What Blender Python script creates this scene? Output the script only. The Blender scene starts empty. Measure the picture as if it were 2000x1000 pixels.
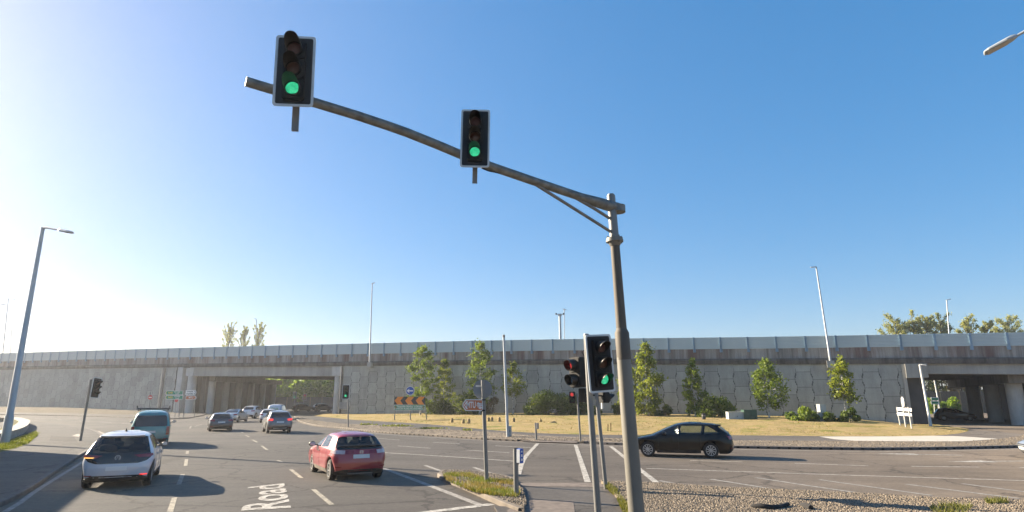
import bpy, bmesh, math, random
import numpy as np
from mathutils import Vector, Matrix
R = math.radians
SC = bpy.context.scene
COL = SC.collection
random.seed(7)
rng = np.random.default_rng(7)

# ------------------------------------------------------------------ camera, sky, sun, exposure
FPX, HORIZON, EYE = 1192.0, 780.0, 2.5          # focal length and horizon row for a 2000 x 1000 picture
PITCH = math.atan((HORIZON - 500) / FPX)
cam = bpy.data.cameras.new('camera')
cam.sensor_width = 36.0
cam.lens = 36.0 * FPX / 2000
cam.clip_start, cam.clip_end = 0.1, 6000
camo = bpy.data.objects.new('camera', cam)
COL.objects.link(camo)
camo.location = (0, 0, EYE)
camo.rotation_euler = (math.pi / 2 + PITCH, 0, 0)
SC.camera = camo

SUN_EL = R(22.5)
SUN_AZ = R(-64.6)                                # from +Y, negative towards -X (left)
SUN_DIR = Vector((math.sin(SUN_AZ) * math.cos(SUN_EL), math.cos(SUN_AZ) * math.cos(SUN_EL), math.sin(SUN_EL)))
world = bpy.data.worlds.new('World')
SC.world = world
world.use_nodes = True
wn = world.node_tree.nodes
wl = world.node_tree.links
sky = wn.new('ShaderNodeTexSky')
sky.sky_type = 'NISHITA'
sky.sun_disc = False
sky.sun_elevation = SUN_EL
sky.sun_rotation = SUN_AZ
sky.altitude = 0
sky.air_density = 1.0
sky.dust_density = 1.0
sky.ozone_density = 4.0
gam = wn.new('ShaderNodeGamma'); gam.inputs[1].default_value = 0.53      # hazy summer sky: softer glow round the sun, deeper blue away from it
hsv = wn.new('ShaderNodeHueSaturation'); hsv.inputs['Saturation'].default_value = 1.75
wl.new(sky.outputs[0], gam.inputs[0]); wl.new(gam.outputs[0], hsv.inputs['Color']); tint = wn.new('ShaderNodeMix'); tint.data_type = 'RGBA'; tint.blend_type = 'MULTIPLY'; tint.inputs[0].default_value = 1.0; tint.inputs[7].default_value = (0.98, 0.945, 1.0, 1)
wl.new(hsv.outputs[0], tint.inputs[6]); wl.new(tint.outputs[2], wn['Background'].inputs[0])
wn['Background'].inputs[1].default_value = 0.105
sun = bpy.data.lights.new('sun', 'SUN')
sun.energy = 5.0
sun.angle = R(0.5)
sun.color = (1.0, 0.85, 0.64)
suno = bpy.data.objects.new('sun', sun)
COL.objects.link(suno)
suno.rotation_euler = SUN_DIR.to_track_quat('Z', 'Y').to_euler()
suno.location = SUN_DIR * 100
SC.view_settings.view_transform = 'Standard'
SC.view_settings.look = 'None'
SC.view_settings.exposure = 1.88
SC.view_settings.gamma = 1.0

# ------------------------------------------------------------------ reading the place off the picture
FW = Vector((0, math.cos(PITCH), math.sin(PITCH)))
UPV = Vector((0, -math.sin(PITCH), math.cos(PITCH)))
def ray(px, py):
    return FW + Vector((1, 0, 0)) * ((px - 1000) / FPX) - UPV * ((py - 500) / FPX)
EYEV = Vector((0, 0, EYE))
def G(px, py, z=0.0):                            # point on the level z
    d = ray(px, py)
    return EYEV + d * ((z - EYE) / d.z)
def PY(px, py, Y):                               # point at the distance Y in front
    d = ray(px, py)
    return EYEV + d * (Y / d.y)
def onplane(px, py, p0, nrm):                    # point on an upright plane
    d = ray(px, py)
    return EYEV + d * ((p0 - EYEV).dot(nrm) / d.dot(nrm))

# ------------------------------------------------------------------ materials
def new_mat(name):
    m = bpy.data.materials.new(name)
    m.use_nodes = True
    return m, m.node_tree.nodes, m.node_tree.links, m.node_tree.nodes['Principled BSDF']
def rgb(c):
    return (c[0], c[1], c[2], 1.0)
def noise_node(nt, scale, detail=4.0, coord='Object', sc=(1, 1, 1), rough=0.55):
    n, l = nt.nodes, nt.links
    tc = n.new('ShaderNodeTexCoord')
    mp = n.new('ShaderNodeMapping')
    mp.inputs['Scale'].default_value = sc
    l.new(tc.outputs[coord], mp.inputs['Vector'])
    t = n.new('ShaderNodeTexNoise')
    t.inputs['Scale'].default_value = scale
    t.inputs['Detail'].default_value = detail
    t.inputs['Roughness'].default_value = rough
    l.new(mp.outputs[0], t.inputs['Vector'])
    return t
def ramp(nt, src, stops):
    r = nt.nodes.new('ShaderNodeValToRGB')
    e = r.color_ramp.elements
    while len(e) < len(stops): e.new(0.5)
    for q, (p, c) in zip(e, stops):
        q.position = p
        q.color = rgb(c) if not isinstance(c, (int, float)) else (c, c, c, 1)
    nt.links.new(src, r.inputs[0])
    return r
def mixc(nt, a, b, fac, mode='MIX'):
    m = nt.nodes.new('ShaderNodeMix')
    m.data_type = 'RGBA'
    m.blend_type = mode
    for s, v in ((m.inputs[0], fac), (m.inputs[6], a), (m.inputs[7], b)):
        if isinstance(v, (int, float)): s.default_value = v
        elif isinstance(v, tuple): s.default_value = rgb(v)
        else: nt.links.new(v, s)
    return m.outputs[2]
def bump(nt, bsdf, src, strength, dist):
    b = nt.nodes.new('ShaderNodeBump')
    b.inputs['Strength'].default_value = strength
    b.inputs['Distance'].default_value = dist
    nt.links.new(src, b.inputs['Height'])
    nt.links.new(b.outputs[0], bsdf.inputs['Normal'])
def plain(name, col, rough=0.6, metal=0.0, var=0.12, scale=3.0, coat=0.0, spec=0.5, coord='Object', sc=(1, 1, 1)):
    m, n, l, b = new_mat(name)
    if var > 0:
        t = noise_node(m.node_tree, scale, 5, coord, sc)
        lo = tuple(c * (1 - var) for c in col); hi = tuple(min(1, c * (1 + var)) for c in col)
        r = ramp(m.node_tree, t.outputs[0], ((0.3, lo), (0.7, hi)))
        l.new(r.outputs[0], b.inputs['Base Color'])
    else:
        b.inputs['Base Color'].default_value = rgb(col)
    b.inputs['Roughness'].default_value = rough
    b.inputs['Metallic'].default_value = metal
    b.inputs['Coat Weight'].default_value = coat
    b.inputs['Coat Roughness'].default_value = 0.04
    b.inputs['Specular IOR Level'].default_value = spec
    return m
def emit(name, col, strength, base=(0.02, 0.02, 0.02)):
    m, n, l, b = new_mat(name)
    b.inputs['Base Color'].default_value = rgb(base)
    b.inputs['Emission Color'].default_value = rgb(col)
    b.inputs['Emission Strength'].default_value = strength
    b.inputs['Roughness'].default_value = 0.25
    tc = n.new('ShaderNodeTexCoord'); v = n.new('ShaderNodeTexVoronoi'); v.inputs['Scale'].default_value = 28.0; l.new(tc.outputs['Object'], v.inputs['Vector'])   # the lens facets
    r = ramp(m.node_tree, v.outputs['Distance'], ((0.0, 1.25 * strength), (0.8, 0.6 * strength))); l.new(r.outputs[0], b.inputs['Emission Strength'])
    return m
def glass_mat(name, tint, refl=1.0, alpha=0.5):
    m, n, l, b = new_mat(name)
    n.remove(b)
    out = n['Material Output']
    tr = n.new('ShaderNodeBsdfTransparent'); tr.inputs[0].default_value = rgb(tint)
    gl = n.new('ShaderNodeBsdfGlossy'); gl.inputs['Roughness'].default_value = 0.02
    gl.inputs[0].default_value = (refl, refl, refl, 1)
    lw = n.new('ShaderNodeLayerWeight'); pw = n.new('ShaderNodeMath'); pw.operation = 'POWER'; pw.inputs[1].default_value = 4.0; l.new(lw.outputs['Facing'], pw.inputs[0])
    fr = n.new('ShaderNodeMath'); fr.operation = 'MULTIPLY_ADD'; fr.inputs[1].default_value = 0.75; fr.inputs[2].default_value = 0.05; l.new(pw.outputs[0], fr.inputs[0])
    mx = n.new('ShaderNodeMixShader')
    l.new(fr.outputs[0], mx.inputs[0]); l.new(tr.outputs[0], mx.inputs[1]); l.new(gl.outputs[0], mx.inputs[2])
    l.new(mx.outputs[0], out.inputs[0])
    return m

def asphalt(name, lo, hi, grain=45.0, bumpy=0.35):
    m, n, l, b = new_mat(name)
    nt = m.node_tree
    a = noise_node(nt, grain, 3, rough=0.7)
    big = noise_node(nt, 0.16, 6, rough=0.62)
    wear = noise_node(nt, 0.5, 4, sc=(0.25, 2.2, 1), rough=0.6)
    mid = noise_node(nt, 7.0, 4, rough=0.7)
    tc = n.new('ShaderNodeTexCoord'); vo = n.new('ShaderNodeTexVoronoi'); vo.feature = 'DISTANCE_TO_EDGE'; vo.inputs['Scale'].default_value = 0.23
    wob = noise_node(nt, 0.9, 5, rough=0.7)
    va = n.new('ShaderNodeVectorMath'); va.operation = 'MULTIPLY_ADD'; l.new(wob.outputs['Color'], va.inputs[0]); va.inputs[1].default_value = (1.6, 1.6, 0); l.new(tc.outputs['Object'], va.inputs[2])
    l.new(va.outputs[0], vo.inputs['Vector'])
    crack = ramp(nt, vo.outputs['Distance'], ((0.005, 0.5), (0.016, 1.0))).outputs[0]
    spots = ramp(nt, noise_node(nt, 1.1, 3, rough=0.5).outputs[0], ((0.63, 1.0), (0.74, 0.72))).outputs[0]
    c = ramp(nt, a.outputs[0], ((0.32, lo), (0.72, hi))).outputs[0]
    c = mixc(nt, c, ramp(nt, big.outputs[0], ((0.3, 0.70), (0.7, 1.22))).outputs[0], 1.0, 'MULTIPLY')
    c = mixc(nt, c, ramp(nt, wear.outputs[0], ((0.35, 0.88), (0.65, 1.1))).outputs[0], 1.0, 'MULTIPLY')
    c = mixc(nt, c, ramp(nt, mid.outputs[0], ((0.3, 0.8), (0.7, 1.18))).outputs[0], 1.0, 'MULTIPLY')
    c = mixc(nt, mixc(nt, c, crack, 1.0, 'MULTIPLY'), spots, 1.0, 'MULTIPLY')
    l.new(c, b.inputs['Base Color'])
    b.inputs['Roughness'].default_value = 0.85
    b.inputs['Specular IOR Level'].default_value = 0.35
    b.inputs['Diffuse Roughness'].default_value = 1.0
    bump(nt, b, a.outputs[0], bumpy, 0.02)
    return m
M = {}
M['road'] = asphalt('asphalt_road', (0.094, 0.075, 0.057), (0.205, 0.166, 0.128))
M['path'] = asphalt('asphalt_path', (0.088, 0.076, 0.065), (0.165, 0.143, 0.122), 60)
M['patch'] = asphalt('asphalt_patch', (0.032, 0.031, 0.031), (0.07, 0.066, 0.064), 60)
def gravel_mat():
    m, n, l, b = new_mat('gravel_bed')
    nt = m.node_tree
    tc = n.new('ShaderNodeTexCoord')
    v = n.new('ShaderNodeTexVoronoi'); v.inputs['Scale'].default_value = 11.0
    l.new(tc.outputs['Object'], v.inputs['Vector'])
    big = noise_node(nt, 0.9, 5)
    sep = n.new('ShaderNodeSeparateColor'); l.new(v.outputs['Color'], sep.inputs[0])
    c = ramp(nt, sep.outputs[0], ((0.0, (0.075, 0.059, 0.04)), (0.5, (0.165, 0.130, 0.092)), (1.0, (0.29, 0.235, 0.17)))).outputs[0]
    c = mixc(nt, c, ramp(nt, big.outputs[0], ((0.3, 0.7), (0.7, 1.15))).outputs[0], 1.0, 'MULTIPLY')
    l.new(c, b.inputs['Base Color'])
    b.inputs['Roughness'].default_value = 0.9
    bump(nt, b, v.outputs['Distance'], 0.9, -0.05)
    return m
M['gravel'] = gravel_mat()
def grass_mat(name, stops, sc=0.35):
    m, n, l, b = new_mat(name)
    nt = m.node_tree
    big = noise_node(nt, sc, 6, rough=0.65)
    fine = noise_node(nt, 9.0, 5, rough=0.75)
    c = ramp(nt, big.outputs[0], stops).outputs[0]
    c = mixc(nt, c, ramp(nt, fine.outputs[0], ((0.25, 0.45), (0.75, 1.45))).outputs[0], 1.0, 'MULTIPLY')
    l.new(c, b.inputs['Base Color'])
    b.inputs['Roughness'].default_value = 0.95
    b.inputs['Specular IOR Level'].default_value = 0.1
    bump(nt, b, fine.outputs[0], 0.8, 0.06)
    return m
M['dry'] = grass_mat('dry_grass', ((0.30, (0.12, 0.14, 0.035)), (0.41, (0.25, 0.215, 0.075)), (0.5, (0.36, 0.265, 0.13)), (0.58, (0.29, 0.225, 0.10)), (0.66, (0.21, 0.19, 0.06)), (0.76, (0.14, 0.145, 0.04))))
M['green_grass'] = grass_mat('green_grass', ((0.3, (0.08, 0.10, 0.02)), (0.7, (0.18, 0.175, 0.045))))
M['earth'] = grass_mat('earth', ((0.3, (0.10, 0.11, 0.04)), (0.7, (0.17, 0.15, 0.07))))
M['bank'] = grass_mat('bank', ((0.3, (0.10, 0.09, 0.07)), (0.7, (0.17, 0.145, 0.11))), 0.8)
M['kerb'] = plain('kerb_concrete', (0.14, 0.118, 0.096), 0.9, var=0.35, scale=2.2)
M['kerb_dark'] = plain('kerb_drain', (0.10, 0.09, 0.085), 0.9, var=0.3, scale=3)
M['hole'] = plain('drain_hole', (0.006, 0.006, 0.006), 0.9, var=0)
M['concrete_pale'] = plain('pale_concrete', (0.43, 0.40, 0.35), 0.9, var=0.08, scale=0.8)
M['tactile'] = plain('tactile_paving', (0.125, 0.102, 0.088), 0.9, var=0.3, scale=5)
def paint(name, col, lo, hi, wear=5.0):
    m, n, l, b = new_mat(name)
    nt = m.node_tree
    t = noise_node(nt, wear, 6, rough=0.75)
    f = noise_node(nt, 50, 3)
    k = mixc(nt, t.outputs[0], f.outputs[0], 0.35)
    c = ramp(nt, k, ((lo, (0.09, 0.084, 0.078)), (hi, col))).outputs[0]
    l.new(c, b.inputs['Base Color'])
    b.inputs['Roughness'].default_value = 0.8
    return m
M['paint'] = paint('road_paint', (0.46, 0.43, 0.39), 0.36, 0.54)
M['paint_worn'] = paint('worn_road_paint', (0.34, 0.32, 0.29), 0.36, 0.62)
M['paint_bright'] = paint('fresh_road_paint', (0.44, 0.42, 0.38), 0.40, 0.57)
M['paint_yellow'] = paint('yellow_road_paint', (0.36, 0.325, 0.25), 0.40, 0.58)

def concrete(name, col, streak=0.35, red=0.0, top=0.0, tone=False, vs=0.05, bmp=0.25):
    m, n, l, b = new_mat(name)
    nt = m.node_tree
    s = noise_node(nt, 1.6, 6, sc=(1, 1, vs), rough=0.7)
    a = noise_node(nt, 0.35, 5, rough=0.6)
    fine = noise_node(nt, 14, 4)
    c = ramp(nt, a.outputs[0], ((0.25, tuple(q * 0.8 for q in col)), (0.75, tuple(q * 1.15 for q in col)))).outputs[0]
    c = mixc(nt, c, ramp(nt, s.outputs[0], ((0.34, 1 - streak), (0.6, 1.06))).outputs[0], 1.0, 'MULTIPLY')
    c = mixc(nt, c, ramp(nt, fine.outputs[0], ((0.3, 0.92), (0.7, 1.06))).outputs[0], 1.0, 'MULTIPLY')
    if red > 0:
        r = noise_node(nt, 0.55, 6, sc=(1, 1, 0.08), rough=0.72)
        f = ramp(nt, r.outputs[0], ((0.47, 0.0), (0.62, red))).outputs[0]
        c = mixc(nt, c, (0.13, 0.06, 0.05), f)
    if tone:
        at = n.new('ShaderNodeAttribute'); at.attribute_name = 'tone'
        c = mixc(nt, c, at.outputs['Fac'], 1.0, 'MULTIPLY')
    l.new(c, b.inputs['Base Color'])
    b.inputs['Roughness'].default_value = 0.92
    b.inputs['Specular IOR Level'].default_value = 0.25
    bump(nt, b, fine.outputs[0], bmp, 0.02)
    return m
M['panel'] = concrete('wall_panel_concrete', (0.345, 0.352, 0.328), 0.14, tone=True, vs=0.25, bmp=0.04)
M['joint'] = plain('panel_joint', (0.07, 0.074, 0.074), 0.95, var=0.2)
M['parapet'] = concrete('parapet_concrete', (0.36, 0.33, 0.30), 0.55, red=0.75)
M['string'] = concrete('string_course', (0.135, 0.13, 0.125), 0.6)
M['beam'] = concrete('beam_concrete', (0.36, 0.35, 0.32), 0.2)
M['pier'] = concrete('pier_concrete', (0.46, 0.46, 0.44), 0.12, vs=0.3)
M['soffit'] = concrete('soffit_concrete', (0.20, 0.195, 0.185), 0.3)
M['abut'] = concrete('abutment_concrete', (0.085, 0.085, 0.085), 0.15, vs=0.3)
def barrier_mat():
    m, n, l, b = new_mat('noise_barrier_sheet')
    nt = m.node_tree
    a = noise_node(nt, 0.4, 4, sc=(1, 1, 0.3))
    c = ramp(nt, a.outputs[0], ((0.3, (0.43, 0.51, 0.53)), (0.7, (0.49, 0.56, 0.57)))).outputs[0]
    l.new(c, b.inputs['Base Color']); b.inputs['Roughness'].default_value = 0.55
    return m
M['barrier'] = barrier_mat()
M['barrier_post'] = plain('barrier_post_paint', (0.23, 0.34, 0.45), 0.5, var=0.1)
M['galv'] = plain('galvanised_steel', (0.18, 0.18, 0.175), 0.5, 0.35, 0.22, 3.0, sc=(1, 1, 0.25))
M['galv_lamp'] = plain('lamp_post_steel', (0.36, 0.39, 0.41), 0.5, 0.25, 0.1, 1.0)
M['galv_far'] = plain('far_lamp_steel', (0.33, 0.36, 0.39), 0.5, 0.2, 0.05, 1.0)
M['mast'] = plain('weathered_mast_paint', (0.084, 0.070, 0.055), 0.7, 0.1, 0.28, 2.5, sc=(1, 1, 0.3))
M['mast_grey'] = plain('mast_grey_paint', (0.155, 0.148, 0.13), 0.55, 0.2, 0.16, 3.0, sc=(1, 1, 0.25))
M['arm'] = plain('weathered_arm_steel', (0.16, 0.165, 0.155), 0.6, 0.3, 0.35, 7.0)
M['white_post'] = plain('white_post_paint', (0.48, 0.48, 0.46), 0.5, var=0.06)
M['black'] = plain('black_plastic', (0.006, 0.006, 0.007), 0.6, var=0.2, scale=6, spec=0.25)
M['visor'] = plain('visor_plastic', (0.009, 0.008, 0.007), 0.5, var=0.25, scale=8, spec=0.35)
M['board'] = plain('backing_board', (0.009, 0.010, 0.013), 0.55, var=0.25, scale=4, spec=0.3)
M['border'] = plain('reflective_border', (0.50, 0.53, 0.55), 0.5, var=0.12, scale=5)
M['lens_green'] = emit('lit_green_lens', (0.05, 0.80, 0.38), 0.24, (0.01, 0.08, 0.05))
M['lens_red'] = emit('lit_red_lens', (0.9, 0.07, 0.07), 0.22, (0.1, 0.01, 0.01))
M['lens_dull'] = plain('unlit_red_lens', (0.05, 0.006, 0.006), 0.35, var=0.3, scale=30)
M['lens_amber'] = plain('unlit_amber_lens', (0.055, 0.014, 0.005), 0.35, var=0.3, scale=30)
M['lens_off'] = plain('unlit_green_lens', (0.012, 0.05, 0.04), 0.2, var=0, coat=0.6)
M['lens_blue'] = plain('unlit_pale_lens', (0.12, 0.22, 0.33), 0.2, var=0, coat=0.6)
M['sign_back'] = plain('sign_back_grey', (0.22, 0.235, 0.25), 0.55, 0.2, 0.1)
M['sign_white'] = plain('sign_white', (0.75, 0.75, 0.73), 0.5, var=0.04)
M['sign_brown'] = plain('sign_brown', (0.50, 0.155, 0.06), 0.5, var=0.08)
M['sign_green'] = plain('sign_green', (0.015, 0.23, 0.12), 0.5, var=0.06)
M['sign_blue'] = plain('sign_blue', (0.012, 0.075, 0.36), 0.45, var=0.06)
M['sign_red'] = plain('sign_red', (0.45, 0.03, 0.03), 0.5, var=0.06)
M['sign_black'] = plain('sign_black', (0.014, 0.016, 0.02), 0.5, var=0.1)
M['sign_orange'] = plain('sign_orange', (0.78, 0.24, 0.02), 0.5, var=0.06)
M['sign_yellow'] = plain('sign_yellow', (0.75, 0.55, 0.05), 0.5, var=0.06)
M['green_box'] = plain('green_cabinet', (0.018, 0.062, 0.042), 0.5, var=0.2)
M['grey_box'] = plain('grey_cabinet', (0.36, 0.38, 0.37), 0.6, var=0.15)
M['timber'] = plain('weathered_timber', (0.26, 0.19, 0.09), 0.9, var=0.4, scale=9)
M['stone'] = plain('stone_block', (0.30, 0.27, 0.24), 0.9, var=0.3, scale=2.5)
M['coping'] = plain('coping_stone', (0.32, 0.29, 0.25), 0.85, var=0.2, scale=1.5)
M['bark'] = plain('bark', (0.10, 0.085, 0.065), 0.95, var=0.4, scale=6)
def birch_mat():
    m, n, l, b = new_mat('birch_bark')
    nt = m.node_tree
    t = noise_node(nt, 3.5, 5, sc=(1, 1, 2.5))
    c = ramp(nt, t.outputs[0], ((0.40, (0.06, 0.055, 0.05)), (0.5, (0.48, 0.46, 0.42)), (0.8, (0.62, 0.60, 0.55)))).outputs[0]
    l.new(c, b.inputs['Base Color']); b.inputs['Roughness'].default_value = 0.9
    return m
M['birch'] = birch_mat()
def leaf_mat(name, lo, hi, trans=0.35):
    m, n, l, b = new_mat(name)
    nt = m.node_tree
    at = n.new('ShaderNodeAttribute'); at.attribute_name = 'tone'
    c = ramp(nt, at.outputs['Fac'], ((0.0, lo), (1.0, hi))).outputs[0]
    l.new(c, b.inputs['Base Color']); b.inputs['Roughness'].default_value = 0.6
    b.inputs['Specular IOR Level'].default_value = 0.25
    tl = n.new('ShaderNodeBsdfTranslucent')
    l.new(mixc(nt, c, (1.0, 1.0, 0.35), 1.0, 'MULTIPLY'), tl.inputs[0])
    mx = n.new('ShaderNodeMixShader'); mx.inputs[0].default_value = trans
    l.new(b.outputs[0], mx.inputs[1]); l.new(tl.outputs[0], mx.inputs[2])
    l.new(mx.outputs[0], n['Material Output'].inputs[0])
    return m
M['leaf_birch'] = leaf_mat('birch_leaves', (0.10, 0.15, 0.020), (0.31, 0.34, 0.06), 0.5)
M['leaf_birch2'] = leaf_mat('birch_leaves_deep', (0.075, 0.125, 0.020), (0.22, 0.285, 0.05), 0.48)
M['leaf_bush'] = leaf_mat('bush_leaves', (0.04, 0.08, 0.016), (0.16, 0.20, 0.04), 0.4)
M['leaf_brown'] = leaf_mat('brown_leaves', (0.10, 0.075, 0.04), (0.20, 0.155, 0.09), 0.3)
M['leaf_tree'] = leaf_mat('roadside_leaves', (0.10, 0.19, 0.02), (0.36, 0.47, 0.07), 0.62)
M['leaf_poplar'] = leaf_mat('poplar_leaves', (0.22, 0.235, 0.11), (0.46, 0.46, 0.25), 0.6)
M['leaf_dark'] = leaf_mat('dark_leaves', (0.018, 0.035, 0.010), (0.06, 0.075, 0.02), 0.3)
M['blade'] = leaf_mat('grass_blades', (0.13, 0.14, 0.03), (0.34, 0.25, 0.11), 0.3)
M['blade_green'] = leaf_mat('green_blades', (0.085, 0.11, 0.02), (0.27, 0.24, 0.075), 0.3)
M['weeds'] = leaf_mat('weed_leaves', (0.10, 0.135, 0.02), (0.26, 0.27, 0.06), 0.3)
M['stones'] = leaf_mat('loose_stones', (0.105, 0.084, 0.060), (0.30, 0.245, 0.182), 0.0)

# ------------------------------------------------------------------ objects
def tag(o, label=None, cat=None, group=None, kind=None):
    if label: o['label'] = label
    if cat: o['category'] = cat
    if group: o['group'] = group
    if kind: o['kind'] = kind
    return o
def thing(name, label, cat, loc, rz=0.0, group=None):
    o = bpy.data.objects.new(name, None)
    o.empty_display_size = 0.2
    COL.objects.link(o)
    o.location = loc
    o.rotation_euler = (0, 0, rz)
    return tag(o, label, cat, group)
def origin_of(o):
    p = Vector((0, 0, 0))
    while o is not None:
        p = p + Vector(o.location); o = o.parent
    return p
def link_mesh(name, me, mats, parent=None, smooth=None):
    for m in (mats if isinstance(mats, (list, tuple)) else [mats]): me.materials.append(m)
    o = bpy.data.objects.new(name, me)
    COL.objects.link(o)
    if parent is not None: o.parent = parent
    if smooth is not None:
        me.polygons.foreach_set('use_smooth', [True] * len(me.polygons))
        try: me.set_sharp_from_angle(angle=R(smooth))
        except Exception: pass
    me.update()
    return o
def frame_of(d, ref=None):
    d = d.normalized()
    a = ref or (Vector((0, 0, 1)) if abs(d.z) < 0.9 else Vector((1, 0, 0)))
    u = a.cross(d).normalized()
    return u, d.cross(u).normalized()
class MB:
    def __init__(s): s.v = []; s.f = []; s.mi = []; s.m = 0
    def add(s, vs, fs):
        k = len(s.v)
        s.v += [tuple(p) for p in vs]
        for f in fs:
            s.f.append(tuple(k + i for i in f)); s.mi.append(s.m)
        return s
    def box(s, c, size, rz=0.0, mat=None):
        x, y, z = (q / 2 for q in size)
        T = mat if mat is not None else Matrix.Translation(c) @ Matrix.Rotation(rz, 4, 'Z')
        if mat is not None: T = mat @ Matrix.Translation(c)
        p = [T @ Vector(q) for q in ((-x, -y, -z), (x, -y, -z), (x, y, -z), (-x, y, -z), (-x, -y, z), (x, -y, z), (x, y, z), (-x, y, z))]
        return s.add(p, ((0, 3, 2, 1), (4, 5, 6, 7), (0, 1, 5, 4), (1, 2, 6, 5), (2, 3, 7, 6), (3, 0, 4, 7)))
    def tube(s, pts, rad, n=12, cap=True):
        pts = [Vector(p) for p in pts]
        if isinstance(rad, (int, float)): rad = [rad] * len(pts)
        vs = []; fs = []
        u = None
        for i, p in enumerate(pts):
            d = (pts[min(i + 1, len(pts) - 1)] - pts[max(i - 1, 0)])
            if d.length < 1e-9: d = Vector((0, 0, 1))
            d.normalize()
            if u is None: u, w = frame_of(d)
            else:
                u = (u - d * u.dot(d)).normalized(); w = d.cross(u)
            for k in range(n):
                a = 2 * math.pi * k / n
                vs.append(p + (u * math.cos(a) + w * math.sin(a)) * rad[i])
        for i in range(len(pts) - 1):
            for k in range(n):
                k2 = (k + 1) % n
                fs.append((i * n + k, i * n + k2, (i + 1) * n + k2, (i + 1) * n + k))
        if cap:
            fs.append(tuple(range(n))[::-1]); fs.append(tuple((len(pts) - 1) * n + k for k in range(n)))
        return s.add(vs, fs)
    def prism(s, poly, T, depth):                 # polygon in local x-z, thick along local y
        n = len(poly)
        vs = [T @ Vector((p[0], 0, p[1])) for p in poly] + [T @ Vector((p[0], depth, p[1])) for p in poly]
        fs = [tuple(range(n)), tuple(range(n, 2 * n))[::-1]] + [(i, i + n, (i + 1) % n + n, (i + 1) % n) for i in range(n)]
        return s.add(vs, fs)
    def ring(s, outer, inner, T, depth):
        n = len(outer)
        vs = [T @ Vector((p[0], y, p[1])) for y in (0, depth) for q in (outer, inner) for p in q]
        fs = []
        for i in range(n):
            j = (i + 1) % n
            fs += [(i, j, n + j, n + i), (2 * n + i, 3 * n + i, 3 * n + j, 2 * n + j), (i, 2 * n + i, 2 * n + j, j), (n + i, n + j, 3 * n + j, 3 * n + i)]
        return s.add(vs, fs)
    def mesh(s, me, T):
        return s.add([T @ v.co for v in me.vertices], [tuple(p.vertices) for p in me.polygons])
    def build(s, name, mats, parent=None, local=False, smooth=None):
        off = Vector((0, 0, 0)) if (parent is None or local) else origin_of(parent)
        me = bpy.data.meshes.new(name)
        me.from_pydata([(v[0] - off.x, v[1] - off.y, v[2] - off.z) for v in s.v], [], s.f)
        me.polygons.foreach_set('material_index', s.mi)
        bm = bmesh.new(); bm.from_mesh(me); bmesh.ops.recalc_face_normals(bm, faces=bm.faces); bm.to_mesh(me); bm.free()
        return link_mesh(name, me, mats, parent, smooth)
def rrect(w, h, r, n=4, cx=0.0, cz=0.0):
    out = []
    for (sx, sz, a0) in ((1, 1, 0), (-1, 1, 90), (-1, -1, 180), (1, -1, 270)):
        for i in range(n + 1):
            a = R(a0 + 90 * i / n)
            out.append((cx + sx * (w / 2 - r) + r * math.cos(a), cz + sz * (h / 2 - r) + r * math.sin(a)))
    return out
def circle(r, n=28, cx=0.0, cz=0.0):
    return [(cx + r * math.cos(2 * math.pi * i / n), cz + r * math.sin(2 * math.pi * i / n)) for i in range(n)]
def text_mesh(s, size, align='CENTER', depth=0.0):
    cu = bpy.data.curves.new('lettering', 'FONT')
    cu.body = s; cu.size = size; cu.align_x = align; cu.align_y = 'CENTER'; cu.extrude = depth; cu.offset = 0.022 * size; cu.resolution_u = 4
    o = bpy.data.objects.new('lettering', cu)
    COL.objects.link(o)
    dg = bpy.context.evaluated_depsgraph_get(); dg.update()
    me = bpy.data.meshes.new_from_object(o.evaluated_get(dg))
    bpy.data.objects.remove(o); bpy.data.curves.remove(cu)
    return me
TXT = Matrix(((1, 0, 0, 0), (0, 0, -1, 0), (0, 1, 0, 0), (0, 0, 0, 1)))   # text upright, facing local -Y
def lerp(a, b, t): return a + (b - a) * t
def smooth01(t):
    t = max(0.0, min(1.0, t)); return t * t * (3 - 2 * t)
def pchip(pts):
    xs = [p[0] for p in pts]; ys = [p[1] for p in pts]; n = len(xs)
    d = [(ys[i + 1] - ys[i]) / (xs[i + 1] - xs[i]) for i in range(n - 1)]
    m = [d[0]] + [0 if d[i - 1] * d[i] <= 0 else 2 * d[i - 1] * d[i] / (d[i - 1] + d[i]) for i in range(1, n - 1)] + [d[-1]]
    def f(x):
        if x <= xs[0]: return ys[0]
        if x >= xs[-1]: return ys[-1]
        i = 0
        while x > xs[i + 1]: i += 1
        h = xs[i + 1] - xs[i]; t = (x - xs[i]) / h
        return ((1 + 2 * t) * (1 - t) ** 2 * ys[i] + t * (1 - t) ** 2 * h * m[i] + t * t * (3 - 2 * t) * ys[i + 1] + t * t * (t - 1) * h * m[i + 1])
    return f
def resample(pts, n):
    pts = [Vector(p) for p in pts]
    L = [0.0]
    for a, b in zip(pts, pts[1:]): L.append(L[-1] + (b - a).length)
    fx = [pchip([(l, p[k]) for l, p in zip(L, pts)]) for k in range(3)]
    return [Vector((fx[0](L[-1] * i / (n - 1)), fx[1](L[-1] * i / (n - 1)), fx[2](L[-1] * i / (n - 1)))) for i in range(n)]
def plen(pts): return sum((Vector(b) - Vector(a)).length for a, b in zip(pts, pts[1:]))
def sheet(name, rows, mat, label=None, kind='structure', cat=None):   # rows: lists of equal length
    n = len(rows[0]); mb = MB()
    mb.add([p for r in rows for p in r], [(i * n + k, i * n + k + 1, (i + 1) * n + k + 1, (i + 1) * n + k) for i in range(len(rows) - 1) for k in range(n - 1)])
    o = mb.build(name, mat)
    me = o.data
    if sum(p.normal.z for p in me.polygons) < 0:
        me.flip_normals()
    return tag(o, label, cat, kind=kind)
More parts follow.
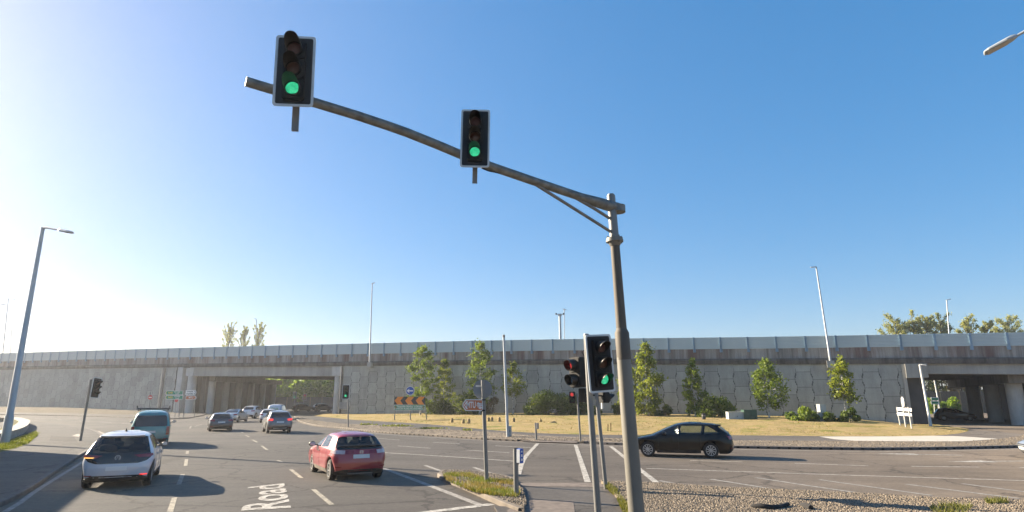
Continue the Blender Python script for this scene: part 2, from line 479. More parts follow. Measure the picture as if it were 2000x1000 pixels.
def fan(name, poly, mat, z=None, label=None, kind='structure', cat=None, skirt=0.0):
    bm = bmesh.new()
    f = bm.faces.new([bm.verts.new((p[0], p[1], p[2] if z is None else z)) for p in poly])
    if skirt > 0:
        r = bmesh.ops.extrude_face_region(bm, geom=[f])
        for v in [q for q in r['geom'] if isinstance(q, bmesh.types.BMVert)]: v.co.z -= skirt
    bmesh.ops.recalc_face_normals(bm, faces=bm.faces)
    if skirt == 0:
        for q in bm.faces:
            if q.normal.z < 0: q.normal_flip()
    bmesh.ops.triangulate(bm, faces=[q for q in bm.faces if len(q.verts) > 4])
    me = bpy.data.meshes.new(name); bm.to_mesh(me); bm.free()
    return tag(link_mesh(name, me, mat), label, cat, kind=kind)

# ------------------------------------------------------------------ the flyover's line (p = a point on its near face, s metres along it)
WA = Vector((42.96, 63.4, 0)); WD = Vector((0.907, -0.421, 0)).normalized(); WN = Vector((-WD.y * -1, -WD.x, 0))
WN = Vector((WD.y, -WD.x, 0))                    # towards the camera
def wpt(s, o=0.0, z=0.0): return WA + WD * s + WN * o + Vector((0, 0, z))
def ws(px):                                      # s where the face crosses the picture column
    p = onplane(px, HORIZON, WA, WN); return (p - WA).dot(WD)
def wz(px, py): return onplane(px, py, WA, WN).z
ztop = pchip([(-330, 14.6), (-168, 12.3), (-120, 11.65), (-76.5, 10.9), (-47, 10.35), (-13.3, 9.4), (0, 9.1), (7, 8.92), (60, 7.7)])
hbar = pchip([(-330, 1.8), (-168, 1.75), (-76, 1.6), (-47, 1.5), (0, 1.28), (60, 1.25)])
def zpar(s): return ztop(s) - hbar(s)

# ------------------------------------------------------------------ ground, road, islands
fan('ground', [(-420, -90, 0), (420, -90, 0), (420, 520, 0), (-420, 520, 0)], M['earth'], -0.06, kind='structure')
fan('road', [(-170, -25, 0), (120, -25, 0), (120, 200, 0), (-170, 200, 0)], M['road'], 0.0)
def P(px, z=0.0): return [G(x, y, z) for x, y in px]
def strip(name, A, B, mat, n=60, rows=2, ease=False, kind='structure', lumps=0.0, label=None):
    A = resample(A, n); B = resample(B, n); out = []
    for i in range(rows):
        t = i / (rows - 1)
        r = [a.lerp(b, t) for a, b in zip(A, B)]
        if ease:
            for q, a, b in zip(r, A, B): q.z = lerp(a.z, b.z, smooth01(t)) + lumps * math.sin(q.x * 0.9) * math.sin(q.y * 1.3 + q.x * 0.4) * math.sin(math.pi * t)
        out.append(r)
    return sheet(name, out, mat, kind=kind, label=label)
def offset_path(pts, d):
    out = []
    for i, p in enumerate(pts):
        t = (pts[min(i + 1, len(pts) - 1)] - pts[max(i - 1, 0)]); t.z = 0; t.normalize()
        out.append(p + Vector((t.y, -t.x, 0)) * d)
    return out
def kerb(name, pts, w=0.16, h=0.125, mat='kerb', holes=None, seg=0.9, n=None):
    pts = resample(pts, n or max(8, int(plen(pts) / seg)))
    B = offset_path(pts, w)                      # w > 0: to the right of the path
    rows = [[p + Vector((0, 0, -0.02)) for p in pts], [p + Vector((0, 0, h - 0.02)) for p in pts], [a.lerp(b, 0.15) + Vector((0, 0, h)) for a, b in zip(pts, B)], [b + Vector((0, 0, h)) for b in B], [b + Vector((0, 0, -0.02)) for b in B]]
    k = len(pts); mb = MB()
    mb.add([p for r in rows for p in r], [(i * k + j, i * k + j + 1, (i + 1) * k + j + 1, (i + 1) * k + j) for i in range(4) for j in range(k - 1)] + [tuple(r * k for r in range(5)), tuple(r * k + k - 1 for r in range(5))])
    if holes:
        mb.m = 1
        a, b, step = holes; L = 0.0; nxt = step
        for p, q in zip(pts, pts[1:]):
            d = (q - p); l = d.length; d.normalize()
            while nxt < L + l:
                c = p + d * (nxt - L)
                if a(c):
                    mb.box(Vector((c.x, c.y, 0.06)) + Vector((-d.y, d.x, 0)) * 0.0, (b, 0.03, 0.07), math.atan2(d.y, d.x))
                nxt += step
            L += l
    o = mb.build(name, [M[mat], M['hole']])
    return tag(o, kind='structure')

# --- far island below the flyover: kerb, gravel strip, footpath, dry grass bank
kerbL = P([(574, 814), (577, 819), (586, 825), (600, 829), (620, 833), (660, 837), (700, 841.5), (740, 845.5), (780, 848.5), (840, 852), (890, 855.2), (942, 858.8), (1010, 862.3)])
kerbM = P([(1010, 862.3), (1040, 863.5), (1070, 864.5), (1110, 865.6), (1140, 866.4)])
kerbR = P([(1140, 866.4), (1175, 868), (1200, 869), (1300, 872.2), (1428, 875.3), (1600, 878.3), (1720, 879.4), (1840, 878.2), (1992, 874.6), (2080, 871)])
kerb('drainage_kerb', kerbL, -0.17, 0.125, 'kerb', holes=(lambda c: True, 0.13, 0.5))
kerb('dropped_kerb', kerbM, -0.17, 0.03)
kerb('long_kerb', kerbR, -0.17, 0.135, 'kerb_dark', holes=(lambda c: True, 0.13, 0.5))
backL = offset_path(kerbL, -0.17); backM = offset_path(kerbM, -0.17); backR = offset_path(kerbR, -0.17)
def lift(pts, z): return [Vector((p.x, p.y, z)) for p in pts]
far_edge = lift(backL, 0.12) + lift(backM[1:-1], 0.05) + lift(backR, 0.12)
foot_lo = P([(600, 818), (640, 824), (680, 828), (760, 831.5), (820, 836), (900, 840), (980, 845), (1045, 850.5), (1125, 853.5), (1225, 856.2), (1320, 858), (1423, 859.8), (1650, 861), (1880, 861.5), (1950, 857.5), (1985, 852.5), (2000, 848)], 0.124)
foot_hi = P([(612, 812.5), (650, 816), (690, 820), (760, 824), (820, 827.5), (900, 834), (960, 840), (1045, 845.5), (1125, 848.5), (1225, 849.6), (1320, 850), (1423, 850.2), (1650, 852), (1780, 852), (1860, 848), (1890, 842), (1892, 838)], 0.128)
strip('gravel_strip', far_edge, foot_lo, M['gravel'], 120, 4)
strip('island_footpath', foot_lo, foot_hi, M['path'], 120, 3)
base_px = [(640, 808), (700, 808.5), (760, 808), (860, 807), (1000, 806.5), (1130, 807), (1250, 808), (1400, 810), (1550, 813), (1650, 817.5), (1720, 823), (1780, 828.5), (1830, 832.5)]
def wall_base(px, py):
    p = onplane(px, py, WA + WN * 0.0, WN); p.z = max(0.05, p.z); return p
grass_hi = [wall_base(x, y) + WN * 0.02 for x, y in base_px]
gz = pchip([((p - WA).dot(WD), p.z) for p in grass_hi])
strip('grass_bank', [p + Vector((0, 0, 0.004)) for p in foot_hi], grass_hi, M['dry'], 120, 9, ease=True, lumps=0.05)
fhs = sorted(((q - WA).dot(WD), (q - WA).dot(WN)) for q in resample(foot_hi, 160))
_fs = np.array([q[0] for q in fhs]); _fw = np.array([q[1] for q in fhs]); _gs = np.linspace(-130, 20, 600); _gz = np.array([gz(q) for q in _gs])
def bank_z(x, y):                                # height of the bank under a point (also for arrays)
    o = (x - WA.x) * WN.x + (y - WA.y) * WN.y; s = (x - WA.x) * WD.x + (y - WA.y) * WD.y
    t = np.clip(1 - o / np.maximum(np.interp(s, _fs, _fw), 0.1), 0, 1)
    r = 0.13 + (np.interp(s, _gs, _gz) - 0.13) * t * t * (3 - 2 * t)
    return float(r) if np.ndim(r) == 0 else r
def B(px, py):                                   # point on the bank seen at the pixel
    z = 0.3
    for _ in range(6):
        p = G(px, py, z); z = bank_z(p.x, p.y)
    return G(px, py, z)
# pale concrete apron, crossing slab and tactile strips
fan('concrete_apron', P([(1600, 852.6), (1630, 858), (1670, 861), (1780, 862), (1880, 862), (1950, 857.3), (1900, 853.6), (1860, 851.4), (1820, 851), (1740, 852.2), (1660, 852.4)], 0.135), M['concrete_pale'])
fan('crossing_slab', [G(1016, 861.5, .056), G(1044, 850, .13), G(1124, 853, .13), G(1128, 865, .056)], M['tactile'])

# --- left pavement with its kerb, grass verge
lk = P([(-260, 1090), (-120, 1037), (0, 991), (55, 962.5), (99, 932), (132, 910), (154, 895), (174, 883), (190, 872), (200, 862), (199, 852), (186, 843.5), (154, 836.5), (110, 830), (50, 825.5), (0, 822), (-60, 819)])
kerb('pavement_kerb', lk, -0.15, 0.125, 'kerb_dark')
lkb = lift(resample(offset_path(resample(lk, 60), -0.15), 60), 0.121)
fan('left_pavement', lkb + [Vector((-62, 50, .121)), Vector((-50, 25, .121)), Vector((-30, 0, .121))], M['path'])
fan('utility_patch', P([(100, 851), (145, 853.5), (150, 862), (96, 860)], 0.126), M['patch'])
fan('service_cover', P([(140, 851.5), (150, 847.8), (160, 848.4), (154, 853)], 0.127), M['coping'])
fan('grass_verge', P([(-60, 880), (0, 883), (27, 877), (55, 867), (74, 851), (79, 844), (70, 842), (55, 848), (22, 861), (0, 867), (-60, 878)][:10], 0.126), M['green_grass'])
# --- far left: pavement and bank in front of the retaining wall
fl = P([(-160, 806), (0, 810), (110, 812), (253, 816), (330, 819), (356, 818), (380, 815), (398, 811), (410, 806)])
kerb('far_kerb', fl, -0.16, 0.12, 'kerb')
flb = lift(offset_path(fl, -0.16), 0.12)
wl_base = [wall_base(x, y) + WN * 0.02 for x, y in ((-160, 788), (0, 794), (110, 795.5), (250, 801), (300, 803), (330, 805), (352, 806), (372, 806.5), (392, 806))]
mid_l = [a.lerp(b, 0.45) for a, b in zip(resample(flb, 30), resample(wl_base, 30))]
for q in mid_l: q.z = min(q.z, 0.16)
strip('far_pavement', flb, mid_l, M['path'], 30, 2)
strip('bank_strip', mid_l, wl_base, M['bank'], 30, 5, ease=True)

# --- traffic island in front: nose, grass, dropped crossing path, gravel bed
nose = P([(1012, 1003), (966, 984), (945, 974.5), (907, 957), (880, 946), (862, 938), (854, 930), (858, 925), (872, 923.2), (917, 924.4), (945, 928.5), (974, 932), (1000, 938.5), (1010, 943)])
kerb('island_kerb', nose, 0.15, 0.12, 'kerb')
nb = lift(resample(offset_path(resample(nose, 40), 0.15), 40), 0.117)
fan('island_bed', nb + P([(1018, 950), (1022, 975), (1024, 1003)], 0.117), M['gravel'], skirt=0.15)
gkerb = P([(1178, 944), (1200, 946), (1296, 949.5), (1400, 957), (1500, 961), (1600, 966), (1720, 972), (1820, 978.5), (2000, 985), (2200, 992)])
kerb('bed_kerb', gkerb, 0.14, 0.11, 'kerb')
gb = lift(offset_path(gkerb, 0.14), 0.107)
fan('gravel_bed', gb + P([(2300, 1100), (1900, 1190), (1270, 1190), (1236, 1030), (1210, 975), (1196, 958)], 0.107), M['gravel'], skirt=0.15)
fan('crossing_path', P([(1008, 945), (1178, 945), (1200, 962), (1228, 1010), (1262, 1190), (1010, 1190), (985, 1020), (965, 988), (1010, 990), (1030, 985), (1022, 960)], 0.045), M['path'], skirt=0.05)
fan('tactile_strip', P([(1016, 943), (1172, 943), (1184, 951.5), (1018, 949.5)], 0.052), M['tactile'])
fan('near_tactile_strip', P([(990, 996), (1040, 976), (1120, 978), (1130, 1060), (1010, 1070)], 0.051), M['tactile'])

# ------------------------------------------------------------------ road markings
def stroke(mb, pts, w, z):
    pts = [Vector(p) for p in pts]; L = offset_path(pts, w / 2); Q = offset_path(pts, -w / 2); n = len(pts)
    mb.add([Vector((p.x, p.y, z)) for p in L + Q], [(i, i + 1, n + i + 1, n + i) for i in range(n - 1)])
def marks(name, lines, mat, w, z=0.006):
    mb = MB()
    for l in lines:
        pts = P(l)
        if len(pts) == 2:
            k = max(2, int((pts[1] - pts[0]).length / 2))
            pts = [pts[0].lerp(pts[1], i / k) for i in range(k + 1)]
        else: pts = resample(pts, max(len(pts), int(plen(pts) / 1.5)))
        stroke(mb, pts, w, z)
    o = mb.build(name, M[mat])
    for p in o.data.polygons:
        if p.normal.z < 0: p.flip()
    return tag(o, kind='structure')
marks('edge_marking', [[(-60, 1032), (11, 1000), (66, 962), (110, 934), (154, 907), (185, 888), (214, 868)]], 'paint_worn', 0.14)
marks('lane_marking', [[(329, 1010), (341, 972)], [(349, 947), (357, 926)], [(362.5, 910), (364.5, 897)], [(365.5, 887), (366.5, 881)], [(371, 837), (373, 832)], [(380, 833), (394, 829)],
    [(612, 956), (648, 986)], [(568, 917), (589, 934)], [(542, 899), (551, 903)], [(511, 871), (522, 879)], [(493, 859), (502, 864)], [(480, 850), (487, 854)], [(471, 844), (475, 846)]], 'paint_yellow', 0.13)
marks('stop_line', [[(800, 1005), (961, 985)]], 'paint_bright', 0.28)
marks('channel_line', [[(749, 915), (800, 934), (832, 946), (900, 972), (936, 986)]], 'paint_worn', 0.2)
marks('main_line', [[(640, 878), (746, 884), (900, 893.5), (1018, 902)], [(1262, 915), (1600, 926.5), (2000, 939), (2150, 944)]], 'paint', 0.12)
marks('kerbside_line', [[(660, 839), (700, 843.5), (780, 850.5), (890, 857.2), (1050, 865.5), (1190, 871), (1428, 877.6), (1600, 880.6), (1720, 882), (1840, 880.5), (1990, 877)]], 'paint', 0.1)
marks('dashed_marking', [[(777, 871), (840, 875.5)], [(909, 879), (996, 884.5)], [(732, 856), (781, 859.5)], [(846, 864), (898, 867)], [(967, 870.6), (1037, 874.6)], [(1348, 899.6), (1450, 902.5)], [(1552, 905), (1696, 910)],
    [(1780, 911), (1912, 912.5)], [(1990, 913.5), (2080, 915)], [(68, 817.6), (88, 818.6)], [(112, 819.6), (132, 820.6)], [(134, 816.8), (154, 817.6)], [(154, 821.6), (176, 822.6)], [(195, 824.3), (218, 825.8)], [(237, 827), (253, 828)], [(48, 820.8), (90, 822)],
    [(333, 824.5), (355, 823)]], 'paint', 0.12)
marks('hatch_marking', [[(830, 909), (866, 922)], [(925, 913), (972, 929)], [(1288, 939), (1346, 950)], [(1388, 936), (1520, 957)], [(1476, 933), (1600, 952), (1712, 968)], [(1600, 937), (1820, 968)], [(1770, 946), (1990, 974)], [(1880, 945), (2040, 966)]], 'paint_worn', 0.16)
marks('crossing_line', [[(1050, 866.5), (1021, 901), (1012, 927)], [(1124, 868.5), (1135, 902), (1148, 942)], [(1193, 872), (1222, 895), (1256, 922), (1290, 949)]], 'paint_bright', 0.2)
marks('yellow_edge', [[(191, 842), (205, 848.5)]], 'paint_yellow', 0.2)
def arrow_mark(name, tip, tail, mat='paint'):
    a, b = G(*tip), G(*tail); d = (b - a).normalized(); s = Vector((-d.y, d.x, 0)); mb = MB()
    mb.add([a + Vector((0, 0, .007)), a + d * 1.9 + s * .42 + Vector((0, 0, .007)), a + d * 1.9 - s * .42 + Vector((0, 0, .007))], [(0, 1, 2)])
    L = (b - a).length
    mb.add([a + d * 1.88 + s * .1 + Vector((0, 0, .007)), a + d * L + s * .1 + Vector((0, 0, .007)), a + d * L - s * .1 + Vector((0, 0, .007)), a + d * 1.88 - s * .1 + Vector((0, 0, .007))], [(0, 1, 2, 3)])
    o = mb.build(name, M[mat])
    for p in o.data.polygons:
        if p.normal.z < 0: p.flip()
    return tag(o, kind='structure')
arrow_mark('arrow_marking', (1702, 885.8), (1882, 889.4), 'paint_bright')
arrow_mark('arrow_marking', (1848, 902.2), (2060, 900), 'paint_bright')
# street-name overlay of the map view, added here as if painted on the road
me = text_mesh('Road', 1.0, 'LEFT')
xs = [v.co.x for v in me.vertices]; ys = [v.co.y for v in me.vertices]
q00, q10, q01, q11 = G(570, 992), G(556, 944), G(471, 998), G(484, 952)    # base of first letter, base of last, tops
mb = MB()
for v in me.vertices:
    u = (v.co.x - min(xs)) / (max(xs) - min(xs)); t = (v.co.y - min(ys)) / (max(ys) - min(ys))
    v.co = q00.lerp(q10, u).lerp(q01.lerp(q11, u), t) + Vector((0, 0, 0.008))
mb.mesh(me, Matrix())
o = mb.build('overlay_lettering', M['paint_bright'])
for p in o.data.polygons:
    if p.normal.z < 0: p.flip()
tag(o, kind='structure')

# ------------------------------------------------------------------ the flyover
def sweep(mb, prof, s0, s1, zf, step=6.0):       # prof: (offset towards camera, height above zf)
    k = max(1, int(abs(s1 - s0) / step)); ss = [lerp(s0, s1, i / k) for i in range(k + 1)]; n = len(prof)
    vs = [wpt(s, o, zf(s) + h) for s in ss for o, h in prof]
    fs = [(i * n + j, i * n + (j + 1) % n, (i + 1) * n + (j + 1) % n, (i + 1) * n + j) for i in range(k) for j in range(n)]
    fs += [tuple(range(n)), tuple(range(k * n, k * n + n))[::-1]]
    mb.add(vs, fs)
S0, S1 = -330.0, 60.0
HP, HS = 1.15, 0.62                              # parapet and string course
def zwall(s): return zpar(s) - HP - HS
sL0, sL1 = ws(372), ws(652)                      # left underpass
sR0 = ws(1796)                                   # right underpass, runs out of the frame
sR1 = sR0 + 34.0
DEEP = 31.0
fly = thing('flyover', 'long concrete flyover with stained parapet crossing over the road', 'bridge', wpt(-40, 0, 0))
mb = MB(); sweep(mb, [(0.0, 0), (0.0, -HP), (-0.35, -HP), (-0.35, 0)], S0, S1, zpar); mb.build('parapet', M['parapet'], fly)
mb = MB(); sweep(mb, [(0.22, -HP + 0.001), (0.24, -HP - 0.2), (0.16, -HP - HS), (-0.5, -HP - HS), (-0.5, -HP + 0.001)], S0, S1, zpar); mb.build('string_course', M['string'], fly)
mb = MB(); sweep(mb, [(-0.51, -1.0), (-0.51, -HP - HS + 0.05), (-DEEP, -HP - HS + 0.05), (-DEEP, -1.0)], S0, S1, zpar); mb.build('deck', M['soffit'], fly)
mb = MB(); sweep(mb, [(-DEEP - 0.01, 0), (-DEEP - 0.01, -HP - HS - 0.7), (-DEEP - 0.4, -HP - HS - 0.7), (-DEEP - 0.4, 0)], S0, S1, zpar); mb.build('far_parapet', M['parapet'], fly)
for a, b, hb in ((sL0 - 1.2, sL1 + 0.9, 1.55), (sR0 - 1.0, sR1 + 1, 1.0)):
    mb = MB(); sweep(mb, [(-0.12, 0), (-0.12, -hb), (-1.3, -hb), (-1.3, 0)], a, b, zwall); mb.build('edge_beam', M['beam'], fly)
    mb = MB()
    for k in range(9):
        o = -3.2 - k * 2.8
        sweep(mb, [(o + 0.4, 0), (o + 0.4, -hb + 0.1), (o - 0.4, -hb + 0.1), (o - 0.4, 0)], a, b, zwall)
    mb.build('deck_beams', M['soffit'], fly)
def column(s, o, r, zb, zt, cap=True, wcap=1.7):
    mb = MB(); c = wpt(s, o)
    mb.tube([c + Vector((0, 0, zb)), c + Vector((0, 0, zt))], r, 24)
    if cap: mb.box(c + Vector((0, 0, zt + 0.72)), (wcap, 1.5, 1.44), math.atan2(WD.y, WD.x))
    return mb.build('column', M['pier'], fly, smooth=40)
sc = ws(653.5); column(sc, -0.75, 0.68, -0.1, zwall(sc) - 1.52)
sc = ws(364); column(sc, -0.75, 0.75, -0.1, zwall(sc) - 1.52, wcap=1.9)
sc = ws(346)
mb = MB(); mb.box(wpt(sc, -0.45, zwall(sc) / 2), (1.3, 1.1, zwall(sc)), math.atan2(WD.y, WD.x)); mb.build('pilaster', M['pier'], fly)
# left underpass: skew side walls with piers in front
DL = Vector((0.10, 0.995, 0)).normalized(); NL = Vector((DL.y, -DL.x, 0))
def under_side(start, d, nrm, L, zt, npier, gap, rad, name_mat='abut'):
    mb = MB(); rz = math.atan2(d.y, d.x)
    c = start + d * (L / 2) - nrm * 0.5
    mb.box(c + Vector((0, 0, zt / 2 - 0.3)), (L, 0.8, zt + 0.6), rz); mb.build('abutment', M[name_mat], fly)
    for k in range(npier):
        p = start + d * (0.8 + k * gap) + nrm * (rad + 0.05)
        mb = MB(); mb.tube([p + Vector((0, 0, -0.1)), p + Vector((0, 0, zt - 0.9))], rad, 20)
        mb.build('pier', M['pier'], fly, smooth=40)
    mb = MB(); mb.box(start + d * (L / 2 + 0.3) + nrm * (rad + 0.05) + Vector((0, 0, zt - 0.45)), (L - 0.6, 1.25, 0.9), rz); mb.build('crosshead', M['soffit'], fly)
zl = zwall(sL0) - 1.5
under_side(wpt(sL0 + 0.3, -2.6), DL, NL, 26.5, zl, 6, 4.6, 0.6)
zl2 = zwall(sL1) - 1.5
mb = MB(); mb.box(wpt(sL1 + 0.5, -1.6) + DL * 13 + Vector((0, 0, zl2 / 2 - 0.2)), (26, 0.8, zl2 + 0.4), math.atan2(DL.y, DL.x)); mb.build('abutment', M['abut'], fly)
for a, b, o, q in ((ws(337), ws(357), -1.0, -1.6), (ws(658), ws(668), -1.5, -3.0), (ws(1775), sR0 - .8, -0.2, -30.4)):   # solid fill behind the corner columns
    mb = MB(); sweep(mb, [(o, 0.0), (o, -14), (q, -14), (q, 0.0)], a, b, zwall); mb.build('abutment', M['abut'], fly)
# right underpass
zr = zwall(sR0) - 0.95
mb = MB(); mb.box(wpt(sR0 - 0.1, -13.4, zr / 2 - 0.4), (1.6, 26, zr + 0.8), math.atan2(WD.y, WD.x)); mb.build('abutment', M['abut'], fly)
mb = MB(); mb.box(wpt(sR0 + 0.05, 0.03, zwall(sR0) - 0.72), (1.9, 0.9, 1.42), math.atan2(WD.y, WD.x)); mb.build('bearing_block', M['beam'], fly)
p3 = onplane(1984, HORIZON, WA - WN * 3.5, WN); p3.z = 0
for k in range(3):
    p = p3 - WN * (k * 8.6)
    mb = MB(); mb.tube([p + Vector((0, 0, -0.1)), p + Vector((0, 0, zwall(sR0) - 2.0))], 0.72, 24); mb.build('pier', M['pier'], fly, smooth=40)
mb = MB(); mb.box(p3 - WN * 12.5 + Vector((0, 0, zwall(sR0) - 1.5)), (29, 1.6, 1.0), math.atan2(-WN.y, -WN.x)); mb.build('crosshead', M['soffit'], fly)
mb = MB(); mb.box(p3 - WN * 13.2 + WD * 4.6 + Vector((0, 0, 2.4)), (30, 0.8, 5.8), math.atan2(-WN.y, -WN.x)); mb.build('abutment', M['abut'], fly)

# retaining walls of interlocking panels
def panel_wall(name, label, s0, s1, seed):
    t = thing(name, label, 'wall', wpt((s0 + s1) / 2, 0, 0))
    mb = MB(); sweep(mb, [(-0.012, 0.02), (-0.012, -14), (-0.6, -14), (-0.6, 0.02)], s0, s1, zwall); mb.build('backing', M['joint'], t)
    vs, fs, tn = [], [], []
    rg = random.Random(seed)
    W, H, g = 1.62, 1.66, 0.034
    s = s0; col = 0
    while s < s1 - 0.05:
        e = min(s + W, s1); mid = (s + e) / 2; zt = zwall(mid); k = 0
        z1 = zt - (0 if col % 2 == 0 else 0)
        first = H if col % 2 == 0 else H * 0.5
        while z1 > -1.2:
            h = first if k == 0 else H
            z0 = z1 - h
            dx = 0.075
            def edge(side):                      # notched side, from bottom to top
                sg = -1 if side < 0 else 1
                b = (s if side < 0 else e) - sg * g / 2
                zz = [(0.0, -dx), (0.22, -dx), (0.25, 0), (0.36, 0), (0.39, dx), (0.61, dx), (0.64, 0), (0.75, 0), (0.78, -dx), (1.0, -dx)]
                if k == 0 and col % 2: zz = [(0.0, -dx), (0.44, -dx), (0.56, 0), (0.7, 0), (0.84, dx), (1.0, dx)]
                if k == 0 and not col % 2: zz = [(0.0, -dx), (0.22, -dx), (0.28, 0), (0.36, 0), (0.42, dx), (1.0, dx)]
                return [(b + sg * d, lerp(z0 + g / 2, z1 - g / 2, q)) for q, d in zz]
            poly = edge(-1) + edge(1)[::-1]
            poly = [(min(max(a, s0), s1), b) for a, b in poly]
            n = len(poly); base = len(vs); o = rg.uniform(0.0, 0.006)
            vs += [wpt(a, o, b) for a, b in poly] + [wpt(a, -0.035, b) for a, b in poly]
            fs.append(tuple(base + i for i in range(n)))
            fs += [(base + i, base + (i + 1) % n, base + n + (i + 1) % n, base + n + i) for i in range(n)]
            tone = rg.uniform(0.86, 1.1)
            tn += [tone] * (n + 1)
            z1 = z0; k += 1
        s = e; col += 1
    off = origin_of(t)
    me = bpy.data.meshes.new('facing_panels')
    me.from_pydata([(v.x - off.x, v.y - off.y, v.z - off.z) for v in vs], [], fs)
    a = me.attributes.new('tone', 'FLOAT', 'FACE'); a.data.foreach_set('value', tn)
    bm = bmesh.new(); bm.from_mesh(me); bmesh.ops.recalc_face_normals(bm, faces=bm.faces); bm.to_mesh(me); bm.free()
    link_mesh('facing_panels', me, M['panel'], t)
    return t
def earth_fill(pts, h):
    mb = MB(); n = len(pts)
    mb.add([Vector((p.x, p.y, z)) for z in (-1.0, h) for p in pts], [tuple(range(n)), tuple(range(n, 2 * n))] + [(i, (i + 1) % n, n + (i + 1) % n, n + i) for i in range(n)])
    return mb.build('abutment', M['abut'], fly)
p0_ = wpt(ws(358), -1.0); earth_fill([wpt(S0, -0.7), p0_, p0_ + DL * 27, wpt(S0, -30)], zwall(ws(358)) - 0.1)
p0_ = wpt(ws(660), -1.2); p1_ = wpt(ws(1778), -0.7); earth_fill([p0_, p1_, p1_ - WN * 29, p0_ + DL * 27], zwall(ws(1778)) - 0.1)
w1 = panel_wall('retaining_wall', 'tall grey retaining wall of interlocking panels behind the row of birches', ws(667), ws(1776), 1)
w2 = panel_wall('retaining_wall', 'pale retaining wall of interlocking panels behind the green direction sign', S0, ws(338), 2)
def downpipe(px, parent, r=0.16):
    s = ws(px); mb = MB(); mb.tube([wpt(s, 0.22, zwall(s) - 0.1), wpt(s, 0.22, 0.1)], r, 12)
    for z in (1.5, 4.0): mb.box(wpt(s, 0.15, z), (0.5, 0.18, 0.1), math.atan2(WD.y, WD.x))
    return mb.build('downpipe', M['galv'], parent, smooth=40)
downpipe(666, w1); downpipe(315, w2, 0.26)
s = ws(1773); mb = MB(); mb.box(wpt(s, 0.12, zwall(s) / 2 - 0.3), (0.34, 0.2, zwall(s) + 0.5), math.atan2(WD.y, WD.x)); mb.build('edge_strip', M['beam'], w1)

# noise barrier with its posts
bar = thing('noise_barrier', 'grey green ribbed metal noise barrier running along the flyover parapet', 'barrier', wpt(-40, 0.1, 8))
mb = MB()
NB = 9
prof = []
for i in range(NB):                              # ribbed sheet
    prof += [(0.10, i / NB + 0.012), (0.10, (i + 0.82) / NB), (0.055, (i + 0.86) / NB), (0.055, (i + 0.98) / NB)]
k = int((S1 - S0) / 5); ss = [lerp(S0, S1, i / k) for i in range(k + 1)]; n = len(prof)
mb.add([wpt(s, o, zpar(s) - 0.03 + f * (hbar(s) + 0.03)) for s in ss for o, f in prof], [(i * n + j, (i + 1) * n + j, (i + 1) * n + j + 1, i * n + j + 1) for i in range(k) for j in range(n - 1)])
mb2 = MB(); sweep(mb2, [(0.02, 0), (0.02, -1.2), (-0.03, -1.2), (-0.03, 0)], S0, S1, ztop)
mb.add(mb2.v, mb2.f)
mb.build('ribbed_sheet', M['barrier'], bar)
rzw = math.atan2(WD.y, WD.x)
s = S0 + 150.6
while s < 26:
    mb = MB(); zp = zpar(s); ht = hbar(s)
    mb.box(wpt(s, 0.16, zp + ht / 2 - 0.2), (0.12, 0.1, ht + 0.42), rzw)
    mb.box(wpt(s, 0.20, zp + ht / 2 - 0.2), (0.2, 0.02, ht + 0.4), rzw)
    mb.box(wpt(s, 0.09, zp - 0.22), (0.30, 0.16, 0.34), rzw)
    mb.build('post', M['barrier_post'], bar)
    s += 3.0

# ------------------------------------------------------------------ traffic signals
LENS = {'g': 'lens_green', 'r': 'lens_red', 'rd': 'lens_dull', 'ad': 'lens_amber', 'gd': 'lens_off', 'b': 'lens_blue'}
def visor_mb(r, L, low=0.12):                   # cowl around a lens, open below, longer above; faces local -Y
    mb = MB(); n = 22; rows = 5; vs = []
    a0, a1 = (-0.32 * math.pi, 1.32 * math.pi) if low < .5 else (-0.5 * math.pi, 1.5 * math.pi)
    for sh in (1.0, 0.965):
        for j in range(rows):
            for i in range(n + 1):
                a = lerp(a0, a1, i / n); up = (math.sin(a) + 0.85) / 1.85
                l = L * (low + (1 - low) * smooth01(up)); t = j / (rows - 1)
                rr = r * sh * (1.0 - 0.03 * t)
                vs.append(Vector((rr * math.cos(a), -l * t, rr * math.sin(a) - 0.012 * t)))
    m = n + 1; fs = []
    for q in range(2):
        o = q * rows * m
        fs += [(o + j * m + i, o + j * m + i + 1, o + (j + 1) * m + i + 1, o + (j + 1) * m + i) for j in range(rows - 1) for i in range(n)]
    o = rows * m
    fs += [((rows - 1) * m + i, (rows - 1) * m + i + 1, o + (rows - 1) * m + i + 1, o + (rows - 1) * m + i) for i in range(n)]
    return mb.add(vs, fs)
